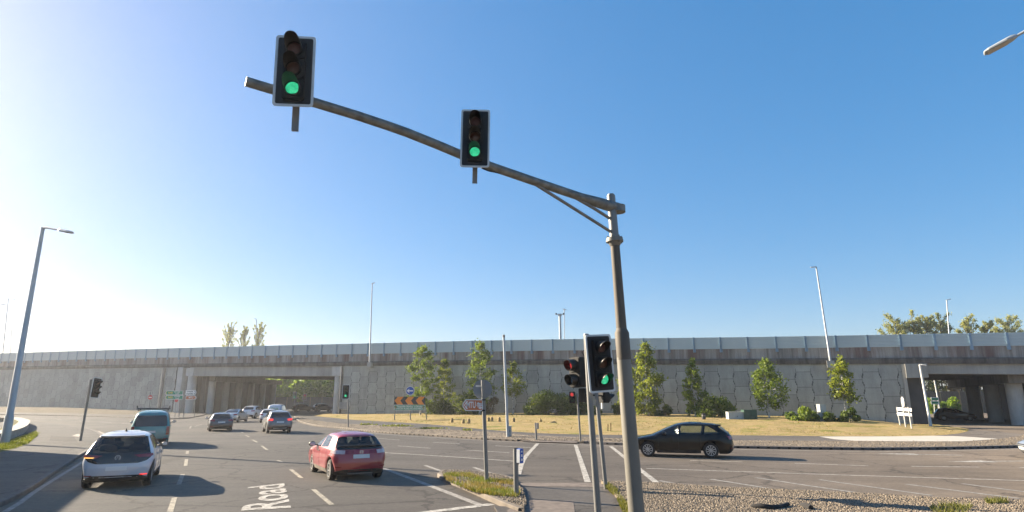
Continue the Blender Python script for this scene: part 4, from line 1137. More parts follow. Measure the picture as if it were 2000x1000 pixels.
# tall bare pole with cabinet on the gravel strip
b, t = pole_px((992, 853), (984, 659), z=0.12)
o = thing('camera_pole', 'tall bare grey pole on the gravel strip with a small camera cap', 'pole', b)
pole(o, [b, t], [0.10, 0.075], 'galv_lamp', 'column'); mb = MB(); mb.tube([t, t + Vector((0, 0, .18))], .085, 14); mb.build('cap', M['galv'], o)
def cabinet(px0, px1, yt, yb, mat, label, z=None, rz=0.0, dep=0.4, plinth=True, door=True):
    b = G((px0 + px1) / 2, yb, z) if z is not None else B((px0 + px1) / 2, yb)
    a = PY(px0, yb, b.y); q = PY(px1, yb, b.y); h = PY(px0, yt, b.y).z - b.z; w = q.x - a.x
    o = thing('utility_cabinet', label, 'cabinet', b, rz)
    T = Matrix.Identity(4)
    mb = MB(); mb.prism(rrect(w, h - .06, .02, cz=(h + .06) / 2), Matrix.Translation((0, 0, 0)), dep); mb.build('casing', M[mat], o, local=True)
    mb = MB(); mb.box((0, dep / 2, 0.0), (w * .96, dep * .96, .14)); mb.build('plinth', M['kerb_dark'], o, local=True)
    mb = MB(); mb.prism([(-w / 2 - .02, h), (w / 2 + .02, h), (w / 2 + .02, h + .03), (-w / 2 - .02, h + .03)], Matrix.Translation((0, -.03, 0)), dep + .06); mb.build('lid', M[mat], o, local=True)
    if door:
        mb = MB(); mb.prism(rrect(w * .42, h * .8, .01, cx=-w * .23, cz=h * .5), Matrix.Translation((0, -.008, 0)), .01); mb.prism(rrect(w * .42, h * .8, .01, cx=w * .23, cz=h * .5), Matrix.Translation((0, -.008, 0)), .01); d_ = mb.build('door', M[mat], o, local=True)
        mb = MB(); mb.box((0.02, -.02, h * .55), (.03, .03, .12)); mb.build('handle', M['black'], d_, local=True)
    return o
cabinet(991.5, 999, 833, 853, 'grey_box', 'narrow grey cabinet at the foot of the tall bare pole', 0.12)
cabinet(1424, 1457, 805, 823.5, 'grey_box', 'low grey cabinet standing left of the green one', None, 0, 0.8)
cabinet(1455, 1480, 801, 823.5, 'green_box', 'dark green cabinet on the dry grass beside the grey one', None, 0.0, 0.9)
cabinet(1604, 1617, 790, 824, 'grey_box', 'tall pale cabinet half hidden by a bush', None, 0.15, 0.5)
# dark bollard, timber stumps, stones
b = B(1375, 823.5); o = thing('bollard', 'short dark bollard on the dry grass beside a birch', 'bollard', b)
t = PY(1374, 808, b.y); mb = MB(); mb.tube([b, t, t + Vector((0, 0, .03))], [.19, .18, .12], 16); mb.build('shaft', M['sign_black'], o, smooth=40); mb = MB(); mb.tube([b.lerp(t, .7), b.lerp(t, .82)], .192, 16); mb.build('band', M['galv'], o, smooth=40)
st_lab = ['leftmost weathered stump of the short row on the dry grass', 'weathered stump in the middle of the left group on the dry grass', 'weathered stump just left of the post with the brown arrow sign', 'weathered stump just right of the post with the brown arrow sign', 'second weathered stump right of the post with the brown arrow sign', 'weathered stump midway to the tall bare pole', 'weathered stump just right of the tall bare pole']
for (px, py), l in zip(((882.5, 825.5), (904.5, 827.5), (915.5, 827.5), (954, 823.5), (960.5, 823.5), (975, 824), (1003, 824.5)), st_lab):
    b = B(px, py); mb = MB(); h = random.uniform(.42, .5); r = .15
    mb.tube([b - Vector((0, 0, .05)), b + Vector((.01, 0, h * .75)), b + Vector((.02, .01, h))], [r * 1.05, r, r * .6], 9); tag(mb.build('timber_stump', M['timber'], smooth=50), l, 'stump', 'timber stumps on the grass')
def rock(px, py, w, h, label, mat='stone', seed=1):
    b = B(px, py); bm = bmesh.new(); bmesh.ops.create_icosphere(bm, subdivisions=2, radius=1); rg = random.Random(seed)
    for v in bm.verts: v.co = Vector((v.co.x * w * rg.uniform(.8, 1.1), v.co.y * w * rg.uniform(.6, .9), max(-.2, v.co.z) * h * rg.uniform(.75, 1.1)))
    me = bpy.data.meshes.new('rock'); bm.to_mesh(me); bm.free(); o = link_mesh('rock', me, M[mat]); o.location = b; tag(o, label, 'rock')
rock(1056, 824, .16, .38, 'small upright yellowish stone on the dry grass', 'timber', 3)
rock(1080, 826, .42, .18, 'low brown stone lying on the dry grass', 'timber', 4)
b = B(1190, 842); o = thing('stake_pair', 'two dark broken stakes standing in the grass near the crossing', 'stake', b)
for dx, h in ((-.12, .5), (.1, .62)): pole(o, [b + Vector((dx, 0, -.05)), b + Vector((dx + .03, 0, h))], .05, 'timber', 'stake', 8)

# lamp reaching in at the top right, its post outside the frame
tipR = PY(1922, 104, 12.4); inn = PY(1990, 66, 12.0); end = inn + (inn - tipR).normalized() * 0.9
top = end + Vector((.05, 0, -.02)); b = Vector((top.x + .05, top.y, 0.1))
lamp('lamp with a flat lantern reaching in from the right above the road', b, top, tipR, 0.1, 0.06, 'galv_lamp', (tipR - PY(1984, 69, 12.05)).length)

# low curved wall and planter at the left
cw = P([(-80, 874), (-30, 868), (0, 863.5), (22, 857), (44, 848), (54, 838), (55, 832), (48, 828.5), (22, 824), (0, 823.5), (-40, 824)], 0.12)
cw = resample(cw, 50)
wl_ = thing('garden_wall', 'low curved wall with pale coping beside the left pavement', 'wall', cw[20])
inw = offset_path(cw, -0.35)
def sweep_path(A, Bp, z0, z1):
    n = len(A); mb = MB()
    mb.add([Vector((p.x, p.y, z)) for row, z in ((A, z0), (A, z1), (Bp, z1), (Bp, z0)) for p in row], [(r * n + i, r * n + i + 1, ((r + 1) % 4) * n + i + 1, ((r + 1) % 4) * n + i) for r in range(4) for i in range(n - 1)])
    mb.add([Vector((A[e].x, A[e].y, z0)) for e in (0,)], []) ; return mb
sweep_path(cw, inw, 0.05, 0.52).build('wall_face', M['stone'], wl_)
sweep_path(offset_path(cw, 0.05), offset_path(cw, -0.75), 0.522, 0.62).build('coping', M['coping'], wl_)
fan('planter_soil', [Vector((p.x, p.y, .50)) for p in offset_path(cw, -0.7)[6:-8]], M['earth'])

# building outside the frame at the left, whose shade lies on the left pavement
bc = [Vector((-29.6, 33.2, 0)), Vector((-21.6, 17.2, 0))]; dv = (bc[1] - bc[0]).normalized(); nv = Vector((dv.y, -dv.x, 0))
wh = thing('warehouse', 'plain rendered warehouse outside the left edge of the frame', 'building', bc[0])
mb = MB(); A_ = [bc[0], bc[0] + dv * 42, bc[0] + dv * 42 + nv * 16, bc[0] + nv * 16]
HWH = 6.1
mb.add([p + Vector((0, 0, z)) for z in (-.1, HWH) for p in A_], [(0, 1, 5, 4), (1, 2, 6, 5), (2, 3, 7, 6), (3, 0, 4, 7), (4, 5, 6, 7)]); mb.build('walls', M['beam'], wh)
for k in range(6):
    c = bc[0] + dv * (3 + k * 6.5) - nv * .02; mb = MB(); mb.box(c + Vector((0, 0, 3.2)), (2.4, .08, 1.4), math.atan2(dv.y, dv.x)); mb.build('window', M['sign_black'], wh)

# ------------------------------------------------------------------ vehicles (x forward from the rear bumper, y to the left, z up)
def car_paint(name, col, metal=0.0, rough=0.32, coat=1.0, dirt=0.15, spec=0.5):
    m, n, l, b = new_mat(name)
    nt = m.node_tree
    t = noise_node(nt, 3.0, 5)
    geo = n.new('ShaderNodeTexCoord'); sp_ = n.new('ShaderNodeSeparateXYZ'); l.new(geo.outputs['Object'], sp_.inputs[0])
    mr = n.new('ShaderNodeMapRange'); mr.inputs[1].default_value = 0.15; mr.inputs[2].default_value = 0.65; mr.inputs[3].default_value = dirt * 2.6; mr.inputs[4].default_value = 0.0
    l.new(sp_.outputs[2], mr.inputs[0])
    mu = n.new('ShaderNodeMath'); mu.operation = 'MULTIPLY'; l.new(mr.outputs[0], mu.inputs[0]); l.new(t.outputs[0], mu.inputs[1])
    c = mixc(nt, col, (0.20, 0.175, 0.15), mu.outputs[0])
    l.new(c, b.inputs['Base Color'])
    r = ramp(nt, t.outputs[0], ((0.3, rough), (0.75, min(1, rough + 0.12)))); l.new(r.outputs[0], b.inputs['Roughness'])
    b.inputs['Metallic'].default_value = metal
    b.inputs['Coat Weight'].default_value = coat; b.inputs['Coat Roughness'].default_value = 0.05
    b.inputs['Specular IOR Level'].default_value = spec
    return m
M['tyre'] = plain('tyre_rubber', (0.018, 0.017, 0.017), 0.85, var=0.25, scale=8)
M['rim'] = plain('alloy_rim', (0.42, 0.42, 0.42), 0.35, 0.6, 0.1)
M['well'] = plain('wheel_well', (0.008, 0.008, 0.008), 0.9, var=0)
M['trim'] = plain('black_trim', (0.016, 0.016, 0.017), 0.5, var=0.2)
M['seat'] = plain('seat_fabric', (0.03, 0.03, 0.033), 0.9, var=0.2)
M['plate'] = plain('number_plate', (0.55, 0.57, 0.56), 0.5, var=0.05)
M['tail'] = plain('tail_lamp', (0.22, 0.012, 0.014), 0.15, var=0.25, scale=10, coat=1.0)
M['tail_clear'] = plain('tail_lamp_clear', (0.50, 0.40, 0.39), 0.15, var=0.2, scale=10, coat=1.0)
M['tail_lit'] = emit('lit_tail_lamp', (1.0, 0.06, 0.05), 0.4, (0.3, 0.01, 0.01))
M['amber_lit'] = emit('lit_indicator', (1.0, 0.5, 0.12), 0.6, (0.4, 0.15, 0.02))
M['headlamp'] = plain('headlamp', (0.55, 0.58, 0.6), 0.08, 0.2, 0.1, coat=1.0)
M['darkglass'] = plain('dark_glass', (0.012, 0.014, 0.016), 0.03, var=0, spec=0.7)
M['privacy'] = plain('privacy_glass', (0.02, 0.024, 0.03), 0.04, var=0, spec=0.6)
M['glass'] = glass_mat('car_glass', (0.55, 0.60, 0.58))
M['glass_dark'] = glass_mat('tinted_car_glass', (0.22, 0.24, 0.25))
M['badge'] = plain('badge_metal', (0.72, 0.72, 0.74), 0.25, 0.7, 0.0)

TPL = {
 'hatch': dict(L=4.26, W=1.80, H=1.50, wb=2.62, ro=0.78, wr=0.315, gc=0.2,
   rear=[(.2, .16), (.32, .04), (.55, 0), (.78, .03), (.92, .08), (1.02, .15), (1.2, .30), (1.36, .44), (1.44, .54), (1.48, .72), (1.5, 1.2)],
   front=[(.2, .2), (.36, .04), (.55, 0), (.7, .07), (.8, .2), (.9, .6), (.97, 1.0), (1.1, 1.32), (1.3, 1.75), (1.42, 2.1), (1.47, 2.35), (1.5, 2.6)],
   width=[(.2, .82), (.35, .875), (.58, .9), (.8, .89), (.95, .865), (1.1, .79), (1.3, .685), (1.4, .62), (1.46, .50), (1.5, .30)]),
 'suv': dict(L=4.6, W=1.88, H=1.68, wb=2.70, ro=0.92, wr=0.36, gc=0.26,
   rear=[(.26, .18), (.4, .05), (.62, 0), (.88, .04), (1.05, .10), (1.18, .18), (1.36, .32), (1.54, .45), (1.61, .54), (1.655, .75), (1.68, 1.3)],
   front=[(.26, .2), (.45, .04), (.7, 0), (.9, .08), (1.0, .25), (1.08, .8), (1.13, 1.1), (1.28, 1.4), (1.48, 1.8), (1.6, 2.15), (1.65, 2.4), (1.68, 2.7)],
   width=[(.26, .86), (.42, .915), (.7, .94), (.95, .925), (1.1, .90), (1.25, .83), (1.46, .735), (1.57, .67), (1.63, .56), (1.68, .34)]),
 'wagon': dict(L=4.57, W=1.80, H=1.47, wb=2.70, ro=1.0, wr=0.325, gc=0.19,
   rear=[(.19, .2), (.32, .05), (.55, 0), (.78, .03), (.92, .08), (1.02, .15), (1.18, .31), (1.32, .46), (1.40, .58), (1.44, .80), (1.47, 1.5)],
   front=[(.19, .2), (.36, .05), (.55, 0), (.68, .08), (.77, .25), (.86, .65), (.93, 1.02), (1.08, 1.36), (1.28, 1.82), (1.39, 2.15), (1.44, 2.4), (1.47, 2.7)],
   width=[(.19, .82), (.35, .875), (.58, .9), (.8, .89), (.93, .865), (1.08, .79), (1.27, .69), (1.37, .62), (1.43, .50), (1.47, .30)]),
 'sedan': dict(L=4.6, W=1.80, H=1.45, wb=2.70, ro=1.0, wr=0.315, gc=0.2,
   rear=[(.2, .16), (.34, .04), (.58, 0), (.82, .02), (.95, .06), (1.0, .16), (1.03, .48), (1.1, .72), (1.22, .98), (1.33, 1.25), (1.40, 1.5), (1.45, 1.95)],
   front=[(.2, .2), (.36, .04), (.55, 0), (.7, .07), (.8, .25), (.88, .7), (.94, 1.05), (1.08, 1.4), (1.26, 1.8), (1.37, 2.1), (1.42, 2.35), (1.45, 2.6)],
   width=[(.2, .82), (.35, .875), (.58, .9), (.8, .89), (.95, .86), (1.08, .79), (1.26, .69), (1.35, .62), (1.41, .50), (1.45, .30)]),
 'van': dict(L=4.9, W=1.90, H=1.92, wb=3.0, ro=0.98, wr=0.33, gc=0.22,
   rear=[(.22, .12), (.36, .03), (.6, 0), (1.0, .02), (1.2, .05), (1.5, .11), (1.72, .18), (1.83, .27), (1.89, .45), (1.92, .9)],
   front=[(.22, .18), (.45, .02), (.7, 0), (.95, .1), (1.06, .35), (1.14, .62), (1.3, .8), (1.55, 1.1), (1.75, 1.38), (1.85, 1.65), (1.89, 1.9), (1.92, 2.3)],
   width=[(.22, .88), (.4, .94), (.7, .955), (1.05, .95), (1.25, .91), (1.5, .85), (1.7, .79), (1.8, .73), (1.87, .60), (1.92, .36)]),
}
class Car:
    N = 3.0
    def __init__(s, tpl, **kw):
        d = dict(TPL[tpl]); 
        L0, W0, H0 = d['L'], d['W'], d['H']
        d.update(kw); s.d = d
        kl, kw_, kh = d['L'] / L0, d['W'] / W0, d['H'] / H0
        s.kh = kh; s.kl = kl; s.kw = kw_
        sc = lambda pts, k: pchip([(z * kh, x * k) for z, x in pts])
        s.xr = sc(d['rear'], kl); s.xfo = sc(d['front'], kl); s.w = sc(d['width'], kw_)
        s.L, s.W, s.H, s.wr, s.gc = d['L'], d['W'], d['H'], d['wr'], d['gc'] * kh
        s.xw = (d['ro'], d['ro'] + d['wb']); s.Ra = s.wr + 0.055
        s.Rr, s.Rf = 0.42, 0.55
        s.zs = sorted(set([q[0] * kh for q in d['width']] + [q[0] * kh for q in d['rear']] + [q[0] * kh for q in d['front']] + [s.gc + 0.03]))
        s.zm = s.wr + s.Ra + 0.10
    def xf(s, z): return s.L - s.xfo(z)
    def shear(s, x, z):
        t = smooth01((z - 0.62 * s.H) / (0.38 * s.H)); c = s.L * 0.46
        return z - 0.018 * t * (x - c) ** 2
    def rear_pt(s, y, z):
        w = s.w(z); c = min(1, abs(y) / w)
        x = s.xr(z) + s.Rr * (1 - (1 - c ** s.N) ** (1 / s.N))
        return Vector((x, y, s.shear(x, z)))
    def front_pt(s, y, z):
        w = s.w(z); c = min(1, abs(y) / w)
        x = s.xf(z) - s.Rf * (1 - (1 - c ** s.N) ** (1 / s.N))
        return Vector((x, y, s.shear(x, z)))
    def side_y(s, x, z):
        w = s.w(z); a = s.xr(z) + s.Rr; b = s.xf(z) - s.Rf
        mid = (a + b) / 2; h = max(0.3, (b - a) / 2)
        if x < a: q = max(0, (a - x) / s.Rr); return w * 0.985 * max(0, 1 - min(1, q) ** s.N) ** (1 / s.N)
        if x > b: q = max(0, (x - b) / s.Rf); return w * 0.985 * max(0, 1 - min(1, q) ** s.N) ** (1 / s.N)
        return w * (0.985 + 0.015 * (1 - ((x - mid) / h) ** 2))
    def side_pt(s, x, z, sg=1): return Vector((x, sg * s.side_y(x, z), s.shear(x, z)))
    def body_mesh(s):
        nr, nf = 15, 15
        cr = [math.sin(math.pi / 2 * (-1 + 2 * i / (nr - 1))) for i in range(nr)]
        def base_cols():
            z = s.zs[1]; a, b = s.xr(z) + s.Rr, s.xf(z) - s.Rf
            xs = set(np.linspace(a, b, 18).round(3))
            for xw in s.xw:
                for t in np.linspace(-1, 1, 15):
                    x = xw + s.Ra * 1.02 * math.sin(t * math.pi / 2)
                    if a < x < b: xs.add(round(x, 3))
            xs = sorted(xs); out = [xs[0]]
            for x in xs[1:]:
                if x - out[-1] > 0.012: out.append(x)
            return [(x - a) / (b - a) for x in out if 0.001 < (x - a) / (b - a) < 0.999]
        av = base_cols(); loops = []
        for z in s.zs:
            lp = []
            w = s.w(z) * 0.985
            for c in cr:
                x = s.xr(z) + s.Rr * (1 - (1 - abs(c) ** s.N) ** (1 / s.N)); lp.append((x, c * w))
            a, b = s.xr(z) + s.Rr, s.xf(z) - s.Rf
            for t in av: x = a + (b - a) * t; lp.append((x, s.side_y(x, z)))
            for c in cr[::-1]:
                x = s.xf(z) - s.Rf * (1 - (1 - abs(c) ** s.N) ** (1 / s.N)); lp.append((x, c * w))
            for t in av[::-1]: x = a + (b - a) * t; lp.append((x, -s.side_y(x, z)))
            loops.append(lp)
        n = len(loops[0]); vs = []; fs = []
        z0 = s.zs[0]
        zb = []
        for x, y in loops[1]:
            q = z0
            for xw in s.xw:
                dx = abs(x - xw)
                if dx < s.Ra and abs(y) > s.w(z0) * 0.6: q = max(q, s.wr + math.sqrt(s.Ra ** 2 - dx ** 2))
            zb.append(q)
        for z, lp in zip(s.zs, loops):
            for j, (x, y) in enumerate(lp):
                q = z if z >= s.zm else zb[j] + (z - z0) * (s.zm - zb[j]) / (s.zm - z0)
                vs.append((x, y, s.shear(x, q)))
        m = len(s.zs)
        fs += [(i * n + j, i * n + (j + 1) % n, (i + 1) * n + (j + 1) % n, (i + 1) * n + j) for i in range(m - 1) for j in range(n)]
        xc = sum(p[0] for p in loops[-1]) / n
        top = [(m - 1) * n + j for j in range(n)]
        for k, sc_ in enumerate((0.66, 0.33)):
            b0 = len(vs)
            for x, y in loops[-1]:
                X = xc + (x - xc) * lerp(1, sc_, 0.9); vs.append((X, y * sc_, s.shear(X, s.H + 0.004 * (k + 1))))
            cur = list(range(b0, b0 + n)); fs += [(top[j], top[(j + 1) % n], cur[(j + 1) % n], cur[j]) for j in range(n)]; top = cur
        fs.append(tuple(top))
        b0 = len(vs); zi = s.zm - 0.02
        for x, y in loops[0]: vs.append((s.L / 2 + (x - s.L / 2) * 0.84, y * 0.72, zi))
        fs += [(j, b0 + j, b0 + (j + 1) % n, (j + 1) % n) for j in range(n)]
        fs.append(tuple(b0 + j for j in range(n))[::-1])
        me = bpy.data.meshes.new('body'); me.from_pydata(vs, [], fs)
        bm = bmesh.new(); bm.from_mesh(me); bmesh.ops.recalc_face_normals(bm, faces=bm.faces); bm.to_mesh(me); bm.free()
        return me
    def patch(s, poly, kind, off, name, mat, parent, th=0.012, step=0.07, sg=1, smooth=45):
        """panel over a polygon on the rear ('r': y,z), front ('f': y,z) or side ('s': x,z)"""
        bm = bmesh.new(); bm.faces.new([bm.verts.new((p[0], p[1], 0)) for p in poly])
        for ax in (0, 1):
            lo = min(p[ax] for p in poly); hi = max(p[ax] for p in poly); k = max(1, int((hi - lo) / step))
            for i in range(1, k):
                co = [0, 0, 0]; no = [0, 0, 0]; co[ax] = lo + (hi - lo) * i / k; no[ax] = 1
                bmesh.ops.bisect_plane(bm, geom=bm.verts[:] + bm.edges[:] + bm.faces[:], plane_co=co, plane_no=no)
        fn = {'r': s.rear_pt, 'f': s.front_pt, 's': lambda a, b: s.side_pt(a, b, sg)}[kind]
        def place(a, b):
            e = 0.004; p = fn(a, b); q = (fn(a + e, b) - fn(a - e, b)).cross(fn(a, b + e) - fn(a, b - e))
            if q.length < 1e-12: q = Vector((-1, 0, 0))
            q.normalize(); ctr = Vector((s.L / 2, 0, s.H * .5))
            if q.dot(p - ctr) < 0: q = -q
            return p, q
        inn = []
        for v in bm.verts:
            p, q = place(v.co.x, v.co.y); v.co = p + q * off; inn.append(q)
        bm.verts.index_update(); nn = {v: q for v, q in zip(bm.verts, inn)}
        be = [e for e in bm.edges if e.is_boundary]
        r = bmesh.ops.extrude_edge_only(bm, edges=be)
        done = set()
        for e in be:
            for v in e.verts: done.add(v)
        for f in r['geom']:
            if isinstance(f, bmesh.types.BMVert):
                src = [e.other_vert(f) for e in f.link_edges if e.other_vert(f) in nn]
                if src: f.co = f.co - nn[src[0]] * (th + off)
        bmesh.ops.recalc_face_normals(bm, faces=bm.faces)
        me = bpy.data.meshes.new(name); bm.to_mesh(me); bm.free()
        return link_mesh(name, me, mat, parent, smooth)
def mirror(p): return [(-a, b) for a, b in p][::-1]
def rnd(poly, r=0.05, n=3):
    out = []; k = len(poly)
    for i in range(k):
        a, b, c = Vector(poly[i - 1] + (0,)), Vector(poly[i] + (0,)), Vector(poly[(i + 1) % k] + (0,))
        u, v = (a - b), (c - b); l = min(r, u.length * .45, v.length * .45); u.normalize(); v.normalize()
        p, q = b + u * l, b + v * l
        for j in range(n + 1):
            t = j / n; w = p * (1 - t) ** 2 + b * 2 * t * (1 - t) + q * t * t; out.append((w.x, w.y))
    return out
def cut_openings(o, cutters):
    from mathutils.bvhtree import BVHTree
    m0 = o.data; tree = BVHTree.FromPolygons([v.co for v in m0.vertices], [tuple(p.vertices) for p in m0.polygons])
    for me in cutters:
        c = bpy.data.objects.new('cutter', me); COL.objects.link(c)
        md = o.modifiers.new('cut', 'BOOLEAN'); md.operation = 'DIFFERENCE'; md.solver = 'FAST'; md.object = c
        dg = bpy.context.evaluated_depsgraph_get(); dg.update()
        nm = bpy.data.meshes.new_from_object(o.evaluated_get(dg))
        o.modifiers.clear(); old = o.data; o.data = nm
        bpy.data.objects.remove(c)
    o.data.materials.clear()
    for m in (m0.materials[0], m0.materials[1], M['seat']): o.data.materials.append(m)
    for p in o.data.polygons:
        q = tree.find_nearest(p.center); p.material_index = 2 if q[3] > 0.012 else 0
def prism_mesh(poly, axis, a, b, mat):
    bm = bmesh.new()
    mk = (lambda p, t: (p[0], t, p[1])) if axis == 'y' else (lambda p, t: (t, p[0], p[1]))
    A = [bm.verts.new(mk(p, a)) for p in poly]; B_ = [bm.verts.new(mk(p, b)) for p in poly]; n = len(poly)
    bm.faces.new(A); bm.faces.new(B_[::-1])
    for i in range(n): bm.faces.new((A[i], B_[i], B_[(i + 1) % n], A[(i + 1) % n]))
    bmesh.ops.recalc_face_normals(bm, faces=bm.faces)
    me = bpy.data.meshes.new('cutter'); bm.to_mesh(me); bm.free(); me.materials.append(mat); return me
def wheel(parent, x, y, r, w, spokes, side, rim_mat):
    mb = MB(); prof = [(-w / 2, r * .66), (-w / 2, r * .9), (-w / 2 + .03, r * .985), (-w * .2, r), (w * .2, r), (w / 2 - .03, r * .985), (w / 2, r * .9), (w / 2, r * .66)]
    n = 32; vs = [Vector((q * math.sin(2 * math.pi * k / n), a, q * math.cos(2 * math.pi * k / n))) for a, q in prof for k in range(n)]
    fs = [(i * n + k, i * n + (k + 1) % n, ((i + 1) % 8) * n + (k + 1) % n, ((i + 1) % 8) * n + k) for i in range(8) for k in range(n)]
    o = mb.add(vs, fs).build('wheel', M['tyre'], parent, local=True, smooth=40); o.location = (x, y, r)
    so = side * w / 2
    mb = MB()
    mb.ring(circle(r * .68, 32), circle(r * .60, 32), Matrix.Translation((0, so - side * .012 - .01, 0)), .022)
    for k in range(spokes):
        T = Matrix.Translation((0, so - side * .03, 0)) @ Matrix.Rotation(2 * math.pi * k / spokes, 4, 'Y')
        mb.box((0, 0, r * .36), (r * .10, .03, r * .52), mat=T)
    mb.prism(circle(r * .14, 16), Matrix.Translation((0, so - side * .03 - .02, 0)), .04)
    mb.m = 1; mb.prism(circle(r * .66, 28), Matrix.Translation((0, so - side * .07 - .005, 0)), .01)
    mb.build('rim', [rim_mat, M['well']], o, local=True)
    return o
def mirror_part(car, c, sg, x, z, mat, k=1.0):
    y = car.side_y(x, z) * sg
    mb = MB(); vs = []; secs = [(0.0, .10, .02), (.05, .10, .13), (.10, .075, .15), (.16, .03, .12)]
    n = 12
    for dx, _, r in secs:
        for i in range(n):
            a = 2 * math.pi * i / n; vs.append(Vector((x + dx * k, y + sg * (.16 + r * .8 * math.cos(a)) * k, z + .06 + r * .55 * math.sin(a) * k)))
    mb.add(vs, [(i * n + j, i * n + (j + 1) % n, (i + 1) * n + (j + 1) % n, (i + 1) * n + j) for i in range(3) for j in range(n)] + [tuple(range(n)), tuple(range(3 * n, 4 * n))])
    mb.box((x + .03, y + sg * .04, z + .02), (.06, .14, .04))
    o = mb.build('wing_mirror', mat, c, local=True, smooth=50)
    mb = MB(); mb.prism(rrect(.17 * k, .11 * k, .03, cx=0, cz=0), Matrix.Translation((x - .003, y + sg * .16 * k, z + .06)) @ Matrix.Rotation(R(-90), 4, 'Z'), .004); mb.build('mirror_glass', M['headlamp'], o, local=True)
def make_car(name, label, tpl, pos, head, body, lit=False, glass='darkglass', hollow=False, spokes=10, rim=None, detail=2, group=None, style=None, **kw):
    s = Car(tpl, **kw); kh, kl, kw2 = s.kh, s.kl, s.kw; H = s.H
    rz = math.atan2(head[1], head[0])
    c = thing(name, label, 'van' if tpl == 'van' else 'car', (pos[0], pos[1], 0.0), rz, group)
    me = s.body_mesh(); bo = link_mesh('body', me, [body, M['well']], c, 32)
    g = M[glass]
    z_ = lambda q: q * kh
    # glass outlines
    if tpl == 'van':
        zb, zt = z_(1.14), z_(1.66); rw = rnd([(-.80 * kw2, z_(1.06)), (.80 * kw2, z_(1.06)), (.71 * kw2, z_(1.70)), (-.71 * kw2, z_(1.70))], .12)
        fw = rnd([(-.74 * kw2, z_(1.16)), (.74 * kw2, z_(1.16)), (.66 * kw2, z_(1.72)), (-.66 * kw2, z_(1.72))], .1)
        sides = [rnd([(.35, zb), (1.5, zb), (1.5, zt), (.42, zt)], .08), rnd([(1.6, zb), (2.75, zb), (2.75, zt), (1.6, zt)], .08), rnd([(2.88, zb), (3.95, zb), (3.52, zt - .02), (2.88, zt)], .06)]
    else:
        b0 = {'hatch': .97, 'suv': 1.12, 'wagon': .95, 'sedan': .98}[tpl]; zb = z_(b0); zt = H - .14 * kh
        xr_b, xr_t = s.xr(zb) , s.xr(zt); xf_b, xf_t = s.xf(zb), s.xf(zt)
        wb_, wt_ = s.w(zb + .02), s.w(zt)
        zrb = z_({'hatch': 1.03, 'suv': 1.18, 'wagon': 1.02, 'sedan': 1.06}[tpl])
        if style == 'civic': zrb = z_(0.98)
        kb, kt = (.92, .96) if style else (.80, .88)
        if style == 'id': zrb = .99
        rw = rnd([(-wb_ * kb, zrb + .0), (wb_ * kb, zrb + .0), (wt_ * kt, zt), (-wt_ * kt, zt)], .03 if style == 'id' else .10)
        fw = rnd([(-wb_ * .84, zb + .04), (wb_ * .84, zb + .04), (wt_ * .9, zt), (-wt_ * .9, zt)], .08)
        x0, x1 = xr_b + .42, xf_b - .42; t0, t1 = xr_t + (.42 if tpl != 'sedan' else .3), xf_t - .26
        bp = s.xw[0] + s.d['wb'] * .50; zt2 = zt - .005
        L_ = lambda q: lerp(x0, t0, q); lp = []
        back = [(x0 + .12, zb + .035), (bp - .05, zb + .01), (bp - .05, zt2), (t0 + .12, zt2)]
        if tpl in ('wagon', 'suv'):
            q1 = s.xw[0] + .30
            sides = [rnd([(x0 + .05, zb + .06), (q1 - .03, zb + .03), (q1 - .1, zt2 - .01), (t0 + .16, zt2 - .02)], .05), rnd([(q1 + .04, zb + .03), (bp - .04, zb + .01), (bp - .04, zt2), (q1 - .03, zt2)], .04)]
        elif style == 'civic':
            sides = [rnd([(x0 + .55, zb + .05), (bp - .05, zb + .01), (bp - .05, zt2), (t0 + .42, zt2)], .05)]
        else: sides = [rnd(back, .06)]
        sides.append(rnd([(bp + .04, zb + .01), (x1, zb - .01), (t1, zt2), (bp + .04, zt2)], .05))
    if hollow:
        cut = []
        dark = M['seat']
        for p in sides: cut.append(prism_mesh(p, 'y', -1.3, 1.3, dark))
        cut.append(prism_mesh(rw, 'x', -.5, s.L * .45, dark)); cut.append(prism_mesh(fw, 'x', s.L * .4, s.L + .5, dark))
        bo.parent = None; cut_openings(bo, cut); bo.parent = c
        me = bo.data; me.polygons.foreach_set('use_smooth', [True] * len(me.polygons)); me.set_sharp_from_angle(angle=R(32))
        zs_ = zb - .1
        for xx, yy in ((s.xw[0] + s.d['wb'] * .55, .36), (s.xw[0] + s.d['wb'] * .55, -.36), (s.xw[0] + .28, .38), (s.xw[0] + .28, -.38)):
            mb = MB(); T = Matrix.Translation((xx, yy, zs_)) @ Matrix.Rotation(R(-14), 4, 'Y') @ Matrix.Rotation(R(-90), 4, 'Z')
            mb.prism(rrect(.46, .34, .08, cz=.10), T, .11); mb.prism(rrect(.25, .17, .05, cz=.37), T, .09); mb.build('seat', M['seat'], c, local=True, smooth=40)
    s.patch(rw, 'r', .004, 'rear_window', g, c, th=.01)
    s.patch(fw, 'f', .004, 'windscreen', g, c, th=.01)
    for sg in (1, -1):
        for p in sides: s.patch(p, 's', .004, 'side_window', g, c, th=.01, sg=sg)
    # wheels
    for xw in s.xw:
        for sg in (1, -1): wheel(c, xw, sg * (s.w(s.wr) - .125), s.wr, .215, spokes, sg, rim or M['rim'])
    mb = MB(); mb.box((s.L / 2, 0, s.gc + .12 + (s.zm - s.gc - .1) / 2), (s.L - 1.0, s.W - .62, s.zm - s.gc - .06)); mb.build('underbody', M['well'], c, local=True)
    # rear: lamps, plate, bumper
    w0 = s.w(z_(.9)); low = s.gc
    tm = M['tail_lit'] if lit else M['tail']
